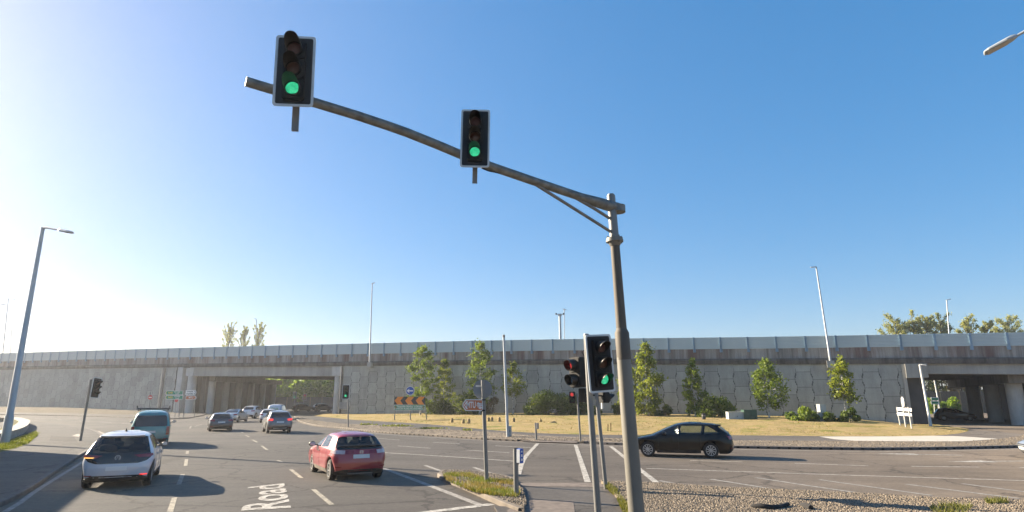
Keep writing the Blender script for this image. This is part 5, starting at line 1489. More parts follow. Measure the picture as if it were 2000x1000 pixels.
    if style == 'id':
        hat = rnd([(-.79, 1.0), (.79, 1.0), (.82, .86), (.72, .77), (.52, .71), (-.52, .71), (-.72, .77), (-.82, .86)], .03)
        s.patch(hat, 'r', .006, 'tailgate_panel', M['darkglass'], c)
        for m_ in (1, -1):
            lp = [(m_ * .38, .93), (m_ * .84, .955), (m_ * .86, .90), (m_ * .80, .86), (m_ * .52, .865)]
            if m_ < 0: lp = lp[::-1]
            s.patch(lp, 'r', .012, 'tail_lamp', M['tail'], c)
            if m_ > 0: s.patch([(.58, .885), (.83, .885), (.83, .865), (.60, .86)], 'r', .02, 'indicator', M['amber_lit'], c)
            rf = [(m_ * .58, .40), (m_ * .77, .40), (m_ * .77, .375), (m_ * .62, .37)]
            s.patch(rf, 'r', .006, 'reflector', M['tail_lit'] if m_ < 0 else M['tail'], c)
        s.patch([(-.60, .385), (.60, .385), (.77, .30), (.77, .20), (-.77, .20), (-.77, .30)], 'r', .006, 'bumper_skirt', M['trim'], c)
        s.patch(rrect(.52, .115, .012, cx=0, cz=.575), 'r', .006, 'number_plate', M['sign_white'], c)
        # round emblem
        e = s.rear_pt(0, .865) + Vector((-.012, 0, 0)); mb = MB(); T = Matrix.Translation(e) @ Matrix.Rotation(R(-90), 4, 'Z')
        mb.ring(circle(.075, 28), circle(.064, 28), T @ Matrix.Translation((0, -.006, 0)), .008)
        for pts in (((-.032, .056), (0, .006), (.032, .056)), ((-.057, .028), (-.027, -.054), (0, .0), (.027, -.054), (.057, .028))):
            mb.tube([T @ Vector((a, -.004, b)) for a, b in pts], .0065, 6)
        mb.build('badge', M['badge'], c, local=True)
        mb = MB(); a = s.rear_pt(0, s.H - .02); mb.tube([Vector((1.12, 0, s.H - .02)), Vector((.98, 0, s.H + .07))], [.035, .008], 8); mb.build('antenna', M['trim'], c, local=True)
        sp_poly = [(-.56, H - .11), (.56, H - .11), (.54, H - .075), (-.54, H - .075)]
    elif style == 'civic':
        strip_ = rnd([(-.84, .93), (.84, .93), (.86, .84), (.70, .80), (-.70, .80), (-.86, .84)], .03)
        for m_ in (1, -1):
            lp = [(m_ * .50, .925), (m_ * .86, .945), (m_ * .87, .83), (m_ * .52, .82)]
            if m_ < 0: lp = lp[::-1]
            s.patch(lp, 'r', .012, 'tail_lamp', M['tail_clear'], c)
            lp = [(m_ * .24, .915), (m_ * .49, .925), (m_ * .49, .825), (m_ * .24, .83)]
            if m_ < 0: lp = lp[::-1]
            s.patch(lp, 'r', .010, 'tail_lamp', M['tail'], c)
            lp = [(m_ * .60, .44), (m_ * .78, .455), (m_ * .78, .425), (m_ * .62, .415)]
            if m_ < 0: lp = lp[::-1]
            s.patch(lp, 'r', .008, 'reflector', M['tail'], c)
        s.patch([(-.55, .36), (.55, .36), (.77, .31), (.77, .19), (-.77, .19), (-.77, .31)], 'r', .006, 'bumper_skirt', M['trim'], c)
        s.patch([(-.40, .25), (.40, .25), (.40, .225), (-.40, .225)], 'r', .014, 'bumper_strip', M['badge'], c)
        s.patch(rrect(.52, .115, .012, cz=.745), 'r', .008, 'number_plate', M['plate'], c)
        e = s.rear_pt(0, .875) + Vector((-.014, 0, 0)); mb = MB(); T = Matrix.Translation(e) @ Matrix.Rotation(R(-90), 4, 'Z')
        mb.ring(rrect(.11, .09, .02), rrect(.092, .072, .014), T @ Matrix.Translation((0, -.006, 0)), .008)
        for q in (((-.026, -.03), (-.032, .032)), ((.026, -.03), (.032, .032)), ((-.028, 0), (.028, 0))): mb.tube([T @ Vector((a, -.004, b)) for a, b in q], .007, 6)
        mb.build('badge', M['badge'], c, local=True)
        # spoiler bar across the rear glass
        mb = MB(); yy = [-.70, -.45, -.2, 0, .2, .45, .70]
        mb.tube([s.rear_pt(y, 1.075 - .02 * (y / .7) ** 2) + Vector((-.03, 0, 0)) for y in yy], [.02, .034, .036, .036, .036, .034, .02], 8); mb.build('spoiler', M['trim'], c, local=True, smooth=50)
    else:
        zl = {'hatch': (.98, .80), 'suv': (1.10, .93), 'wagon': (.93, .76), 'sedan': (.95, .76), 'van': (1.06, .62)}[tpl]
        a, b = z_(zl[0]), z_(zl[1]); we = s.w(a)
        for m_ in (1, -1):
            if tpl == 'van': lp = [(m_ * we * .80, a), (m_ * we * .95, a), (m_ * we * .95, b), (m_ * we * .80, b)]
            else: lp = [(m_ * we * .55, a - .03), (m_ * we * .97, a), (m_ * we * .97, b + .03), (m_ * we * .60, b)]
            if m_ < 0: lp = lp[::-1]
            s.patch(lp, 'r', .012, 'tail_lamp', tm, c)
            q = z_(.44); lp = [(m_ * we * .70, q), (m_ * we * .92, q), (m_ * we * .92, q - .04), (m_ * we * .70, q - .04)]
            if m_ < 0: lp = lp[::-1]
            s.patch(lp, 'r', .01, 'reflector', M['tail'], c)
        bt = z_(.42 if tpl != 'suv' else .52)
        s.patch([(-.60 * kw2, bt), (.60 * kw2, bt), (s.w(bt) * .87, bt - .06), (s.w(low + .03) * .87, low + .01), (-s.w(low + .03) * .87, low + .01), (-s.w(bt) * .87, bt - .06)], 'r', .006, 'bumper_skirt', M['trim'], c)
        if tpl == 'suv': s.patch([(-.5, bt - .09), (.5, bt - .09), (.46, bt - .16), (-.46, bt - .16)], 'r', .012, 'skid_plate', M['rim'], c)
        pz = z_({'hatch': .74, 'suv': .84, 'wagon': .74, 'sedan': .72, 'van': .78}[tpl])
        s.patch(rrect(.52, .115, .012, cz=pz), 'r', .008, 'number_plate', M['plate'], c)
        if tpl == 'suv' and lit: s.patch([(-.16, H - .105), (.16, H - .105), (.16, H - .075), (-.16, H - .075)], 'r', .015, 'brake_light', M['tail_lit'], c)
    if tpl in ('hatch', 'suv', 'wagon') and style != 'civic':
        zz = H - .105 * kh; mb = MB(); yy = np.linspace(-.9, .9, 9) * s.w(zz)
        up = [s.rear_pt(y, zz + .045) + Vector((.06, 0, .01)) for y in yy]; ed = [s.rear_pt(y, zz) + Vector((-.07, 0, .03)) for y in yy]; dn = [s.rear_pt(y, zz - .02) + Vector((.03, 0, -.0)) for y in yy]
        n = 9; mb.add(up + ed + dn, [(j * n + i, j * n + i + 1, ((j + 1) % 3) * n + i + 1, ((j + 1) % 3) * n + i) for j in range(3) for i in range(n - 1)] + [(0, n, 2 * n), (n - 1, 2 * n - 1, 3 * n - 1)]); mb.build('roof_spoiler', body, c, local=True, smooth=40)
    if tpl != 'van':
        mb = MB(); a = s.rear_pt(.02, zrb + .03) ; b = s.rear_pt(.36, zrb + .10); mb.tube([a + Vector((-.02, 0, 0)), b + Vector((-.02, 0, 0))], .010, 6); mb.build('wiper', M['trim'], c, local=True)
    # front
    zf = z_({'hatch': .66, 'suv': .84, 'wagon': .66, 'sedan': .66, 'van': .80}[tpl])
    for m_ in (1, -1):
        lp = [(m_ * .46, zf - .04), (m_ * .86, zf + .06), (m_ * .84, zf - .06), (m_ * .50, zf - .12)]
        if m_ < 0: lp = lp[::-1]
        s.patch(lp, 'f', .01, 'headlamp', M['headlamp'], c)
    s.patch(rnd([(-.42, zf - .03), (.42, zf - .03), (.38, zf - .13), (-.38, zf - .13)], .03), 'f', .008, 'grille', M['trim'], c)
    s.patch(rnd([(-.62, low + .20), (.62, low + .20), (.58, low + .06), (-.58, low + .06)], .03), 'f', .008, 'lower_grille', M['trim'], c)
    s.patch(rrect(.52, .11, .01, cz=low + .26), 'f', .012, 'number_plate', M['plate'], c)
    # sides: sills, door gaps, handles, mirrors
    zsi = low + .04
    for sg in (1, -1):
        s.patch([(s.xw[0] + s.Ra + .04, zsi - .03), (s.xw[1] - s.Ra - .04, zsi - .03), (s.xw[1] - s.Ra - .04, zsi + .09), (s.xw[0] + s.Ra + .04, zsi + .09)], 's', .006, 'sill', M['kerb'] if style == 'civic' else M['trim'], c, sg=sg)
        if detail >= 2:
            bp = s.xw[0] + s.d['wb'] * .50
            for xg in (bp, s.xw[1] - s.Ra - .10, s.xw[0] + s.Ra + .02): s.patch([(xg, zsi + .1), (xg + .012, zsi + .1), (xg + .012, zb - .02), (xg, zb - .02)], 's', .0015, 'door_gap', M['well'], c, sg=sg, th=.004)
            for xh in (bp + .16, s.xw[0] + s.Ra + .16):
                if style == 'civic' and xh < bp: continue
                s.patch(rrect(.17, .03, .012, cx=xh, cz=zb - .12), 's', .02, 'door_handle', body if style != 'civic' else M['trim'], c, sg=sg)
        mirror_part(s, c, sg, (s.xf(zb) - .62) if tpl != 'van' else 3.72, zb + .0, M['trim'] if style or tpl == 'van' else body, .8 if style == 'id' else 1.0)
    return s, c
WHITE = car_paint('white_car_paint', (0.56, 0.58, 0.62), 0.0, 0.3, 1.0, 0.08)
TEAL = car_paint('teal_van_paint', (0.018, 0.20, 0.22), 0.1, 0.35, 1.0, 0.06)
RED = car_paint('red_car_paint', (0.27, 0.012, 0.024), 0.1, 0.3, 1.0, 0.06)
BLACK = car_paint('black_car_paint', (0.003, 0.003, 0.0035), 0.0, 0.12, 0.35, 0.02, 0.2)
DGREY = car_paint('dark_grey_car_paint', (0.045, 0.05, 0.065), 0.5, 0.3)
GREY = car_paint('grey_car_paint', (0.15, 0.15, 0.155), 0.5, 0.35)
SILVER = car_paint('silver_car_paint', (0.42, 0.44, 0.46), 0.6, 0.3)
NAVY = car_paint('navy_car_paint', (0.012, 0.014, 0.022), 0.2, 0.3)
def hd(a): return (math.sin(R(a)), math.cos(R(a)))          # heading in degrees right of straight ahead
make_car('hatchback', 'white hatchback with black tailgate panel, left indicator glowing, beside the left kerb', 'hatch', G(221, 957), hd(-25), WHITE, style='id', glass='glass_dark', hollow=True, spokes=6, W=1.81, H=1.57, L=4.26, wb=2.77, ro=.72, wr=.345)
sv, vn = make_car('van', 'teal van with roof bars and a dark rear window ahead of the white hatchback', 'van', G(289, 873), hd(-28), TEAL, glass='privacy')
for xb in (.9, 2.3, 3.3):
    mb = MB(); mb.tube([(xb, -.82, 1.98), (xb, .82, 1.98)], .028, 8)
    for y in (-.72, .72): mb.box((xb, y, 1.93), (.06, .05, .12))
    mb.build('roof_bar', M['trim'], vn, local=True)
for y in (-.78, .78):
    mb = MB(); mb.tube([(.75, y, 2.03), (.75, y * 1.02, 2.16)], .03, 8); mb.build('bar_stop', M['trim'], vn, local=True)
make_car('hatchback', 'dark grey hatchback driving away, first car left of the dashed line', 'hatch', G(431, 843), hd(-28), DGREY, H=1.46)
make_car('saloon_car', 'silver saloon just ahead of the dark grey hatchback', 'sedan', G(445, 825.5), hd(-6), SILVER, detail=1)
make_car('suv', 'white suv turning into the left underpass', 'suv', G(481, 818), hd(2), WHITE, detail=1)
make_car('hatchback', 'small white car mostly hidden behind the grey suv', 'hatch', G(522, 826), hd(-16), WHITE, detail=1)
sv, vn = make_car('van', 'white panel van with green lettering in the mouth of the underpass', 'van', G(534, 820), hd(-12), WHITE, detail=1)
mb = MB(); e = sv.rear_pt(0, 1.38)
sv.patch(rnd([(-.74, 1.08), (.74, 1.08), (.68, 1.68), (-.68, 1.68)], .06), 'r', .03, 'rear_door', WHITE, vn)
mb.mesh(text_mesh('sirus', 0.50), Matrix.Translation(sv.rear_pt(0, 1.40) + Vector((-.06, 0, 0))) @ Matrix.Rotation(R(-90), 4, 'Z') @ Matrix.Rotation(R(-9), 4, 'X') @ TXT); mb.build('lettering', M['sign_green'], vn, local=True)
make_car('suv', 'grey suv with glowing red brake lights approaching the underpass', 'suv', G(546, 847), hd(-27), GREY, lit=True, W=1.86)
make_car('hatchback', 'red hatchback with a black spoiler across its rear glass beside the traffic island', 'hatch', G(704, 940), hd(-29), RED, style='civic', glass='glass', hollow=True, spokes=7, L=4.25, W=1.77, H=1.46, wb=2.63, ro=.72, wr=.32)
pw = G(1390, 895.5); hw = Vector((-.965, .262)).normalized()
swg, wag = make_car('estate_car', 'black estate car crossing from right to left with its driver visible', 'wagon', pw - Vector((hw.x, hw.y, 0)) * 1.0 - Vector((hw.y, -hw.x, 0)) * -0.0 + Vector((-hw.y, hw.x, 0)) * -0.88, hw, BLACK, glass='glass', hollow=True, spokes=10, H=1.50)
make_car('suv', 'black car waiting beyond the left underpass, left of its twin', 'suv', PY(570, 812, 128) * Vector((1, 1, 0)) if False else Vector((PY(570, 812, 128).x, 128, 0)), hd(52), NAVY, detail=1)
make_car('suv', 'dark blue car waiting beyond the left underpass near the round column', 'suv', Vector((PY(611, 812, 132).x, 132, 0)), hd(50), NAVY, detail=1)
make_car('hatchback', 'black hatchback emerging from the right underpass, front to the right', 'hatch', Vector((PY(1826, 820, 77).x, 77, 0)), Vector((.93, -.36)), NAVY, detail=1, W=1.76)
pe = PY(2019, 890, 27.0); hw2 = Vector((-.93, .36)).normalized()
make_car('estate_car', 'silver car nosing in at the right edge of the frame', 'wagon', Vector((pe.x, pe.y, 0)) - Vector((hw2.x, hw2.y, 0)) * 4.57 + Vector((-.0, 0.6, 0)), hw2, SILVER, detail=1)

# driver of the black estate (sits on the far, right hand side of the car)
def driver():
    mw = Matrix.Translation(wag.location) @ Matrix.Rotation(wag.rotation_euler.z, 4, 'Z')
    base = Vector((2.36, -.36, .56))
    J = {'pelvis': (0, 0, 0), 'waist': (-.03, 0, .18), 'chest': (-.07, 0, .38), 'neck': (-.07, 0, .53), 'head': (-.05, 0, .60),
         'shl': (-.06, .19, .44), 'ell': (.14, .24, .24), 'wrl': (.36, .14, .33), 'hal': (.43, .12, .36), 'shr': (-.06, -.19, .44), 'elr': (.14, -.24, .24), 'wrr': (.36, -.14, .33), 'har': (.43, -.12, .36),
         'hpl': (.08, .11, -.03), 'knl': (.5, .13, .06), 'fol': (.75, .12, -.28), 'hpr': (.08, -.11, -.03), 'knr': (.5, -.13, .06), 'for': (.75, -.12, -.28)}
    rad = {'pelvis': .14, 'waist': .13, 'chest': .15, 'neck': .055, 'head': .06, 'shl': .075, 'shr': .075, 'ell': .05, 'elr': .05, 'wrl': .034, 'wrr': .034, 'hal': .035, 'har': .035, 'hpl': .09, 'hpr': .09, 'knl': .065, 'knr': .065, 'fol': .045, 'for': .045}
    ks = list(J); ed = [('pelvis', 'waist'), ('waist', 'chest'), ('chest', 'neck'), ('neck', 'head'), ('chest', 'shl'), ('shl', 'ell'), ('ell', 'wrl'), ('wrl', 'hal'), ('chest', 'shr'), ('shr', 'elr'), ('elr', 'wrr'), ('wrr', 'har'), ('pelvis', 'hpl'), ('hpl', 'knl'), ('knl', 'fol'), ('pelvis', 'hpr'), ('hpr', 'knr'), ('knr', 'for')]
    me = bpy.data.meshes.new('person'); me.from_pydata([J[k] for k in ks], [(ks.index(a), ks.index(b)) for a, b in ed], [])
    o = bpy.data.objects.new('person', me); COL.objects.link(o)
    o.modifiers.new('skin', 'SKIN')
    for i, k in enumerate(ks): me.skin_vertices[0].data[i].radius = (rad[k], rad[k])
    me.skin_vertices[0].data[0].use_root = True
    sb = o.modifiers.new('sub', 'SUBSURF'); sb.levels = 1
    dg = bpy.context.evaluated_depsgraph_get(); dg.update()
    nm = bpy.data.meshes.new_from_object(o.evaluated_get(dg)); bpy.data.objects.remove(o)
    bm = bmesh.new(); bm.from_mesh(nm)
    r = bmesh.ops.create_uvsphere(bm, u_segments=16, v_segments=12, radius=1)
    for v in r['verts']:
        p = v.co.copy(); v.co = Vector((p.x * .098 + (.022 * max(0, 1 - abs(p.z + .1) * 4) * max(0, 1 - abs(p.y) * 5) if p.x > .6 else 0) - .03, p.y * .075 * (1 - .18 * max(0, -p.z)), p.z * .122 + .70))
    for sg in (1, -1):
        r = bmesh.ops.create_icosphere(bm, subdivisions=1, radius=.022)
        for v in r['verts']: v.co = v.co + Vector((-.04, sg * .078, .70))
        for f in range(4):
            r = bmesh.ops.create_icosphere(bm, subdivisions=1, radius=1)
            for v in r['verts']: v.co = Vector((v.co.x * .012 + .455 + .006 * f, v.co.y * .04 + sg * .115, v.co.z * .010 + .335 + f * .02))
    me = bpy.data.meshes.new('person'); bm.to_mesh(me); bm.free()
    skin = plain('skin', (0.30, 0.17, 0.12), 0.6, var=0.05); shirt = plain('pale_shirt', (0.15, 0.15, 0.145), 0.9, var=0.08); hair = plain('dark_hair', (0.03, 0.022, 0.018), 0.8, var=0.2)
    me.materials.append(skin); me.materials.append(shirt)
    for p in me.polygons:
        c = p.center
        if c.z < .50 and not (c.x > .22 and c.z > .2 and c.x < .5): p.material_index = 1
    o = bpy.data.objects.new('person', me); COL.objects.link(o)
    me.polygons.foreach_set('use_smooth', [True] * len(me.polygons))
    loc = mw @ base; o.location = loc; o.rotation_euler = (0, 0, wag.rotation_euler.z)
    tag(o, 'driver in a pale shirt with hands on the wheel of the black estate', 'person')
    mb = MB(); vs = []
    bm = bmesh.new(); r = bmesh.ops.create_uvsphere(bm, u_segments=16, v_segments=10, radius=1)
    for v in bm.verts: p = v.co; v.co = Vector((p.x * .104 - .045, p.y * .083, max(p.z, -.35) * .128 + .712))
    bmesh.ops.delete(bm, geom=[v for v in bm.verts if v.co.x > .02 and v.co.z < .76], context='VERTS')
    hm = bpy.data.meshes.new('hair'); bm.to_mesh(hm); bm.free(); link_mesh('hair', hm, hair, o, 60)
    mb = MB(); T = mw @ Matrix.Translation(base + Vector((.47, 0, .36))) @ Matrix.Rotation(R(-65), 4, 'Y')
    mb.tube([(T @ Vector((.18 * math.cos(a), .18 * math.sin(a), 0))) for a in np.linspace(0, 2 * math.pi, 25)], .014, 6)
    off = wag.location
    b = MB(); inv = (Matrix.Translation(wag.location) @ Matrix.Rotation(wag.rotation_euler.z, 4, 'Z')).inverted(); b.add([inv @ Vector(v) for v in mb.v], mb.f); b.build('steering_wheel', M['trim'], wag, local=True)
driver()

# ------------------------------------------------------------------ vegetation
def leaves_mesh(pts, size, flat=0.0, tone=None, jit=0.35, aspect=0.6):
    """one leaf-sized quad (bent along its midrib) per point"""
    pts = np.asarray(pts, float); n = len(pts)
    a = rng.normal(size=(n, 3)); a /= np.linalg.norm(a, axis=1)[:, None]
    b = rng.normal(size=(n, 3)); b[:, 2] *= (1 - flat); b -= a * (a * b).sum(1)[:, None]; b /= np.linalg.norm(b, axis=1)[:, None]
    sz = size * rng.uniform(1 - jit, 1 + jit, n)[:, None]
    c = np.cross(a, b)
    v = np.stack([pts - a * sz, pts + b * sz * aspect + c * sz * .12, pts + a * sz, pts - b * sz * aspect + c * sz * .12], 1).reshape(-1, 3)
    f = np.arange(4 * n).reshape(-1, 4)
    t = rng.uniform(0, 1, n) if tone is None else np.clip(tone + rng.normal(0, .16, n), 0, 1)
    return v, f, t
def leaf_object(name, v, f, t, mat, parent=None):
    me = bpy.data.meshes.new(name)
    n = len(f); k = f.shape[1]
    off = np.array(origin_of(parent)) if parent is not None else np.zeros(3)
    me.vertices.add(len(v)); me.vertices.foreach_set('co', (v - off).astype(np.float32).ravel())
    me.loops.add(n * k); me.loops.foreach_set('vertex_index', f.astype(np.int32).ravel())
    me.polygons.add(n); me.polygons.foreach_set('loop_start', np.arange(0, n * k, k, dtype=np.int32))
    at = me.attributes.new('tone', 'FLOAT', 'FACE'); at.data.foreach_set('value', t.astype(np.float32))
    me.update(calc_edges=True); me.validate()
    return link_mesh(name, me, mat, parent)
def make_tree(name, label, base, H, W, crown0, leaf, bark, n=2600, size=.13, prof=None, trunk_r=.09, group=None, limbs=26, cat='tree', lean=0.0, seed=1, clump=.28, droop=0.0, trunk_top=.97):
    rg = random.Random(seed); ng = np.random.default_rng(seed)
    t = thing(name, label, cat, base, 0, group)
    base = Vector(base)
    top = base + Vector((lean, 0, H))
    prof = pchip(prof or [(0, .35), (.2, .85), (.45, 1.0), (.7, .72), (.9, .3), (1, .08)])
    mb = MB(); k = 7
    tr = [base.lerp(top, q / k) + Vector((rg.uniform(-.06, .06), rg.uniform(-.06, .06), 0)) * (q > 0) * min(1, H / 6) for q in range(k + 1)]
    tr[0] = base - Vector((0, 0, .1))
    tr = [p if q < k else base.lerp(top, trunk_top) for q, p in enumerate(tr)]
    mb.tube(tr, [lerp(trunk_r, trunk_r * .12, (q / k) ** .8) for q in range(k + 1)], 9)
    cen, wgt, ton = [], [], []
    for i in range(limbs):
        f = (i + rg.random()) / limbs; z = lerp(crown0, .98, f); r = prof(f) * W / 2
        a = i * 2.399 + rg.uniform(-.5, .5)
        rr = r * rg.uniform(.6, 1.12)
        p = base.lerp(top, max(.05, z - .10 * rg.random()))
        q = p + Vector((math.cos(a) * rr, math.sin(a) * rr, H * .05 * rg.uniform(.2, 1.4) - droop * rr))
        m = p.lerp(q, .5) + Vector((0, 0, H * .012))
        mb.tube([p, m, q], [trunk_r * .32, trunk_r * .2, trunk_r * .06], 5)
        for s_ in (.35, .55, .75, .92, 1.0):
            c = p.lerp(q, s_); cen.append(c); wgt.append(.5 + s_); ton.append(rg.uniform(.2, .8))
    mb.build('trunk', M[bark], t, smooth=50)
    cen = np.array([tuple(c) for c in cen]); wgt = np.array(wgt); ton = np.array(ton)
    pk = ng.choice(len(cen), n, p=wgt / wgt.sum())
    sg = clump * W / 2 * .55
    pts = cen[pk] + ng.normal(size=(n, 3)) * np.array([sg, sg, sg * 1.1]) * ng.uniform(.35, 1.0, n)[:, None]
    v, f, tt = leaves_mesh(pts, size, 0, ton[pk])
    leaf_object('crown', v, f, tt, M[leaf], t)
    return t
def bush(label, base, W, H, leaf, n, size=.12, seed=1, D=None, group=None, name='bush'):
    ng = np.random.default_rng(seed); t = thing(name, label, 'bush', base, 0, group)
    D = D or W * .7; K = max(7, int(W * 3.5))
    c = ng.uniform(-1, 1, (K, 3)); c[:, 2] = ng.uniform(.1, .85, K)
    c[:, 2] *= 1 - .45 * np.abs(c[:, 0]) ** 2
    c = c * np.array([W / 2 * .82, D / 2 * .8, H * .92])
    ton = ng.uniform(.15, .85, K); pk = ng.integers(0, K, n)
    d = ng.normal(size=(n, 3)); d /= np.linalg.norm(d, axis=1)[:, None]; r = ng.uniform(.55, 1.05, n)[:, None]
    rad = min(W, H * 1.5) * .25
    pts = c[pk] + d * r * rad * np.array([1, 1, .85]); pts[:, 2] = np.abs(pts[:, 2])
    pts += np.array(base)
    v, f, tt = leaves_mesh(pts, size, 0, ton[pk]); leaf_object('foliage', v, f, tt, M[leaf], t)
    mb = MB(); b = Vector(base)
    for k in range(min(K, 14)): mb.tube([b + Vector((c[k][0] * .25, c[k][1] * .25, -.05)), b + Vector(c[k] * .9)], [.035, .012], 5)
    mb.build('stems', M['bark'], t)
    return t
GB = 'birches along the retaining wall'
def birch(px, yb, yt, x0, x1, c0, label, leaf='leaf_birch', n=2600, prof=None, size=.13, seed=1, z=None, xt=None, tr=.1, droop=.15):
    b = B(px, yb); tp = PY(px, yt, b.y); H = tp.z - b.z; W = PY(x1, yb, b.y).x - PY(x0, yb, b.y).x
    lean = (PY(xt, yt, b.y).x - b.x) if xt else 0.0
    return make_tree('birch_tree', label, b, H * .97, W, c0, leaf, 'birch', n, size, prof, tr, GB, 30, lean=lean, seed=seed, droop=droop)
P_CONE = [(0, .55), (.15, .9), (.35, 1.0), (.6, .8), (.85, .4), (1, .06)]
P_OVAL = [(0, .5), (.25, .95), (.5, .95), (.75, .6), (.92, .28), (1, .08)]
P_COL = [(0, .6), (.2, .95), (.5, 1.0), (.75, .9), (.92, .55), (1, .15)]
birch(821, 810, 667, 793, 848, .16, 'tall full birch directly behind the blue arrow disc', 'leaf_birch2', 4200, P_COL, .14, 11, tr=.13)
birch(866, 813, 696, 845, 888, .26, 'slim birch with a bare white trunk right of the chevron board', 'leaf_birch', 2400, P_OVAL, .13, 12)
birch(937, 809, 664, 908, 976, .22, 'tall loose birch rising behind the round sign back', 'leaf_birch2', 3600, P_OVAL, .14, 13, tr=.13)
birch(1002, 811, 699, 984, 1030, .36, 'small birch with a bare white stem just right of the tall bare pole', 'leaf_birch', 1900, P_OVAL, .12, 14)
birch(1228, 811, 690, 1206, 1250, .08, 'birch half hidden behind the big mast', 'leaf_birch', 2600, P_CONE, .13, 15)
birch(1266, 813, 667, 1233, 1304, .05, 'broad conical birch leafy to the ground right of the mast', 'leaf_birch', 5200, P_CONE, .14, 16, tr=.12)
birch(1358, 817, 702, 1331, 1382, .12, 'narrow birch beside the dark bollard', 'leaf_birch2', 2700, P_OVAL, .13, 17)
birch(1503, 819, 697, 1463, 1538, .27, 'rounded birch standing alone right of the green cabinet', 'leaf_birch2', 3000, P_OVAL, .13, 18)
birch(1655, 823, 699, 1622, 1682, .36, 'rightmost birch, high crown over a bare stem', 'leaf_birch', 2300, P_OVAL, .13, 19)
def bpx(px0, px1, yt, yb, label, leaf='leaf_bush', n=2500, size=.13, seed=1, D=None):
    b = B((px0 + px1) / 2, yb); W = PY(px1, yb, b.y).x - PY(px0, yb, b.y).x; H = PY(px0, yt, b.y).z - b.z
    return bush(label, b, W, H, leaf, n, size, seed, D)
bpx(832, 884, 776, 812, 'dark bush under the slim birch right of the chevron board', n=2600, seed=21)
bpx(878, 948, 768, 810, 'dark dense bush behind the brown way sign', n=3600, seed=22)
bpx(942, 978, 772, 808, 'brownish thin bush just right of the brown arrow sign post', 'leaf_brown', 900, .10, 23)
bpx(1026, 1122, 760, 810, 'broad dense bush in front of the wall left of the signals', n=6500, seed=24, size=.12)
bpx(1110, 1168, 770, 809, 'bush directly behind the signal posts', n=3200, seed=25)
bpx(1196, 1222, 786, 810, 'small bush just left of the big mast', n=1000, seed=26)
bpx(1280, 1312, 790, 812, 'low bush at the foot of the conical birch', n=900, seed=27)
bpx(1362, 1432, 772, 818, 'light green bush beside the narrow birch', 'leaf_birch2', 3200, .13, 28)
bpx(1545, 1614, 795, 824, 'low spreading bush left of the tall pale cabinet', 'leaf_birch2', 2400, .12, 29)
bpx(1606, 1634, 806, 825, 'small bush at the foot of the tall pale cabinet', n=700, seed=30)
bpx(1643, 1674, 794, 826, 'small round bush at the foot of the rightmost birch', 'leaf_bush', 1300, .12, 31)
# trees behind the flyover
def far_tree(name, label, px, Y, yt, w_px, leaf, n, size, prof, seed, c0=.1, group=None, limbs=26, tr=.25, z0=0.0, droop=-.25, clump=.34):
    q = PY(px, yt + 12, Y); b = Vector((q.x, Y, z0)); H = PY(px, yt, Y).z - z0; W = PY(px + w_px, 780, Y).x - PY(px, 780, Y).x
    return make_tree(name, label, b, H, W, c0, leaf, 'bark', n, size, prof, tr, group, limbs, seed=seed, droop=droop, clump=clump)
P_POP = [(0, .5), (.3, .9), (.55, 1.0), (.8, .75), (.93, .45), (1, .1)]
for i, (px, yt, w, l) in enumerate(((450, 634, 28, 'leftmost of three sparse poplars behind the flyover'), (478, 640, 22, 'middle sparse poplar behind the flyover'), (507, 634, 28, 'rightmost of three sparse poplars, with the lamp in front of it'))):
    far_tree('poplar_tree', l, px, 190, yt, w, 'leaf_poplar', 5200, .15, P_POP, 40 + i, .45, 'poplars behind the flyover', 44, .3, droop=-1.6, clump=.16)
P_RND = [(0, .6), (.3, 1), (.6, 1), (.85, .75), (1, .3)]
for i, (px, yt, w, l) in enumerate(((1747, 617, 52, 'leftmost pale round tree behind the right part of the flyover'), (1782, 616, 34, 'second pale tree from the left behind the flyover'), (1807, 616, 38, 'pale tree just left of the far lamp'), (1836, 622, 42, 'pale tree behind the far lamp'), (1887, 621, 40, 'pale tree right of the far lamp'), (1926, 627, 30, 'small pale tree second from the right edge'), (1966, 623, 50, 'pale tree nearest the right edge behind the flyover'))):
    far_tree('pale_tree', l, px, 135, yt, w, 'leaf_poplar', 4800, .17, P_RND, 50 + i, .55, 'pale trees behind the flyover', 30, .3, droop=-.7, clump=.26)
for i, (px, Y, w, yt, l) in enumerate(((498, 178, 44, 738, 'dark roadside tree at the left of the left opening'), (528, 172, 48, 742, 'bright green roadside tree behind the pale posts'), (560, 180, 58, 738, 'roadside tree above the white van'), (588, 173, 54, 744, 'shaded roadside tree between the distant signals'), (618, 178, 58, 738, 'bright roadside tree left of the round column'), (648, 175, 40, 740, 'roadside tree behind the round column'), (680, 180, 50, 738, 'roadside tree hidden behind the wall end'))):
    far_tree('roadside_tree', l, px, Y, yt, w, 'leaf_tree', 8500, .34, P_RND, 60 + i, .04, 'trees beyond the left underpass', 30, .3, droop=.1)
for i, (px, Y, w, yt, leaf, l) in enumerate(((1795, 128, 60, 690, 'leaf_dark', 'dark tree at the left of the right opening'), (1832, 132, 60, 690, 'leaf_dark', 'dark brown tree behind the far white lamp post'), (1868, 126, 60, 690, 'leaf_brown', 'thin brownish tree left of the bridge piers'), (1905, 134, 70, 690, 'leaf_dark', 'dark tree behind the bridge piers'), (1955, 130, 70, 690, 'leaf_dark', 'dark tree behind the rightmost pier'))):
    far_tree('dark_tree', l, px, Y, yt, w, leaf, 3000, .24, P_RND, 80 + i, .2, 'trees beyond the right underpass', 28, .3, droop=.1)
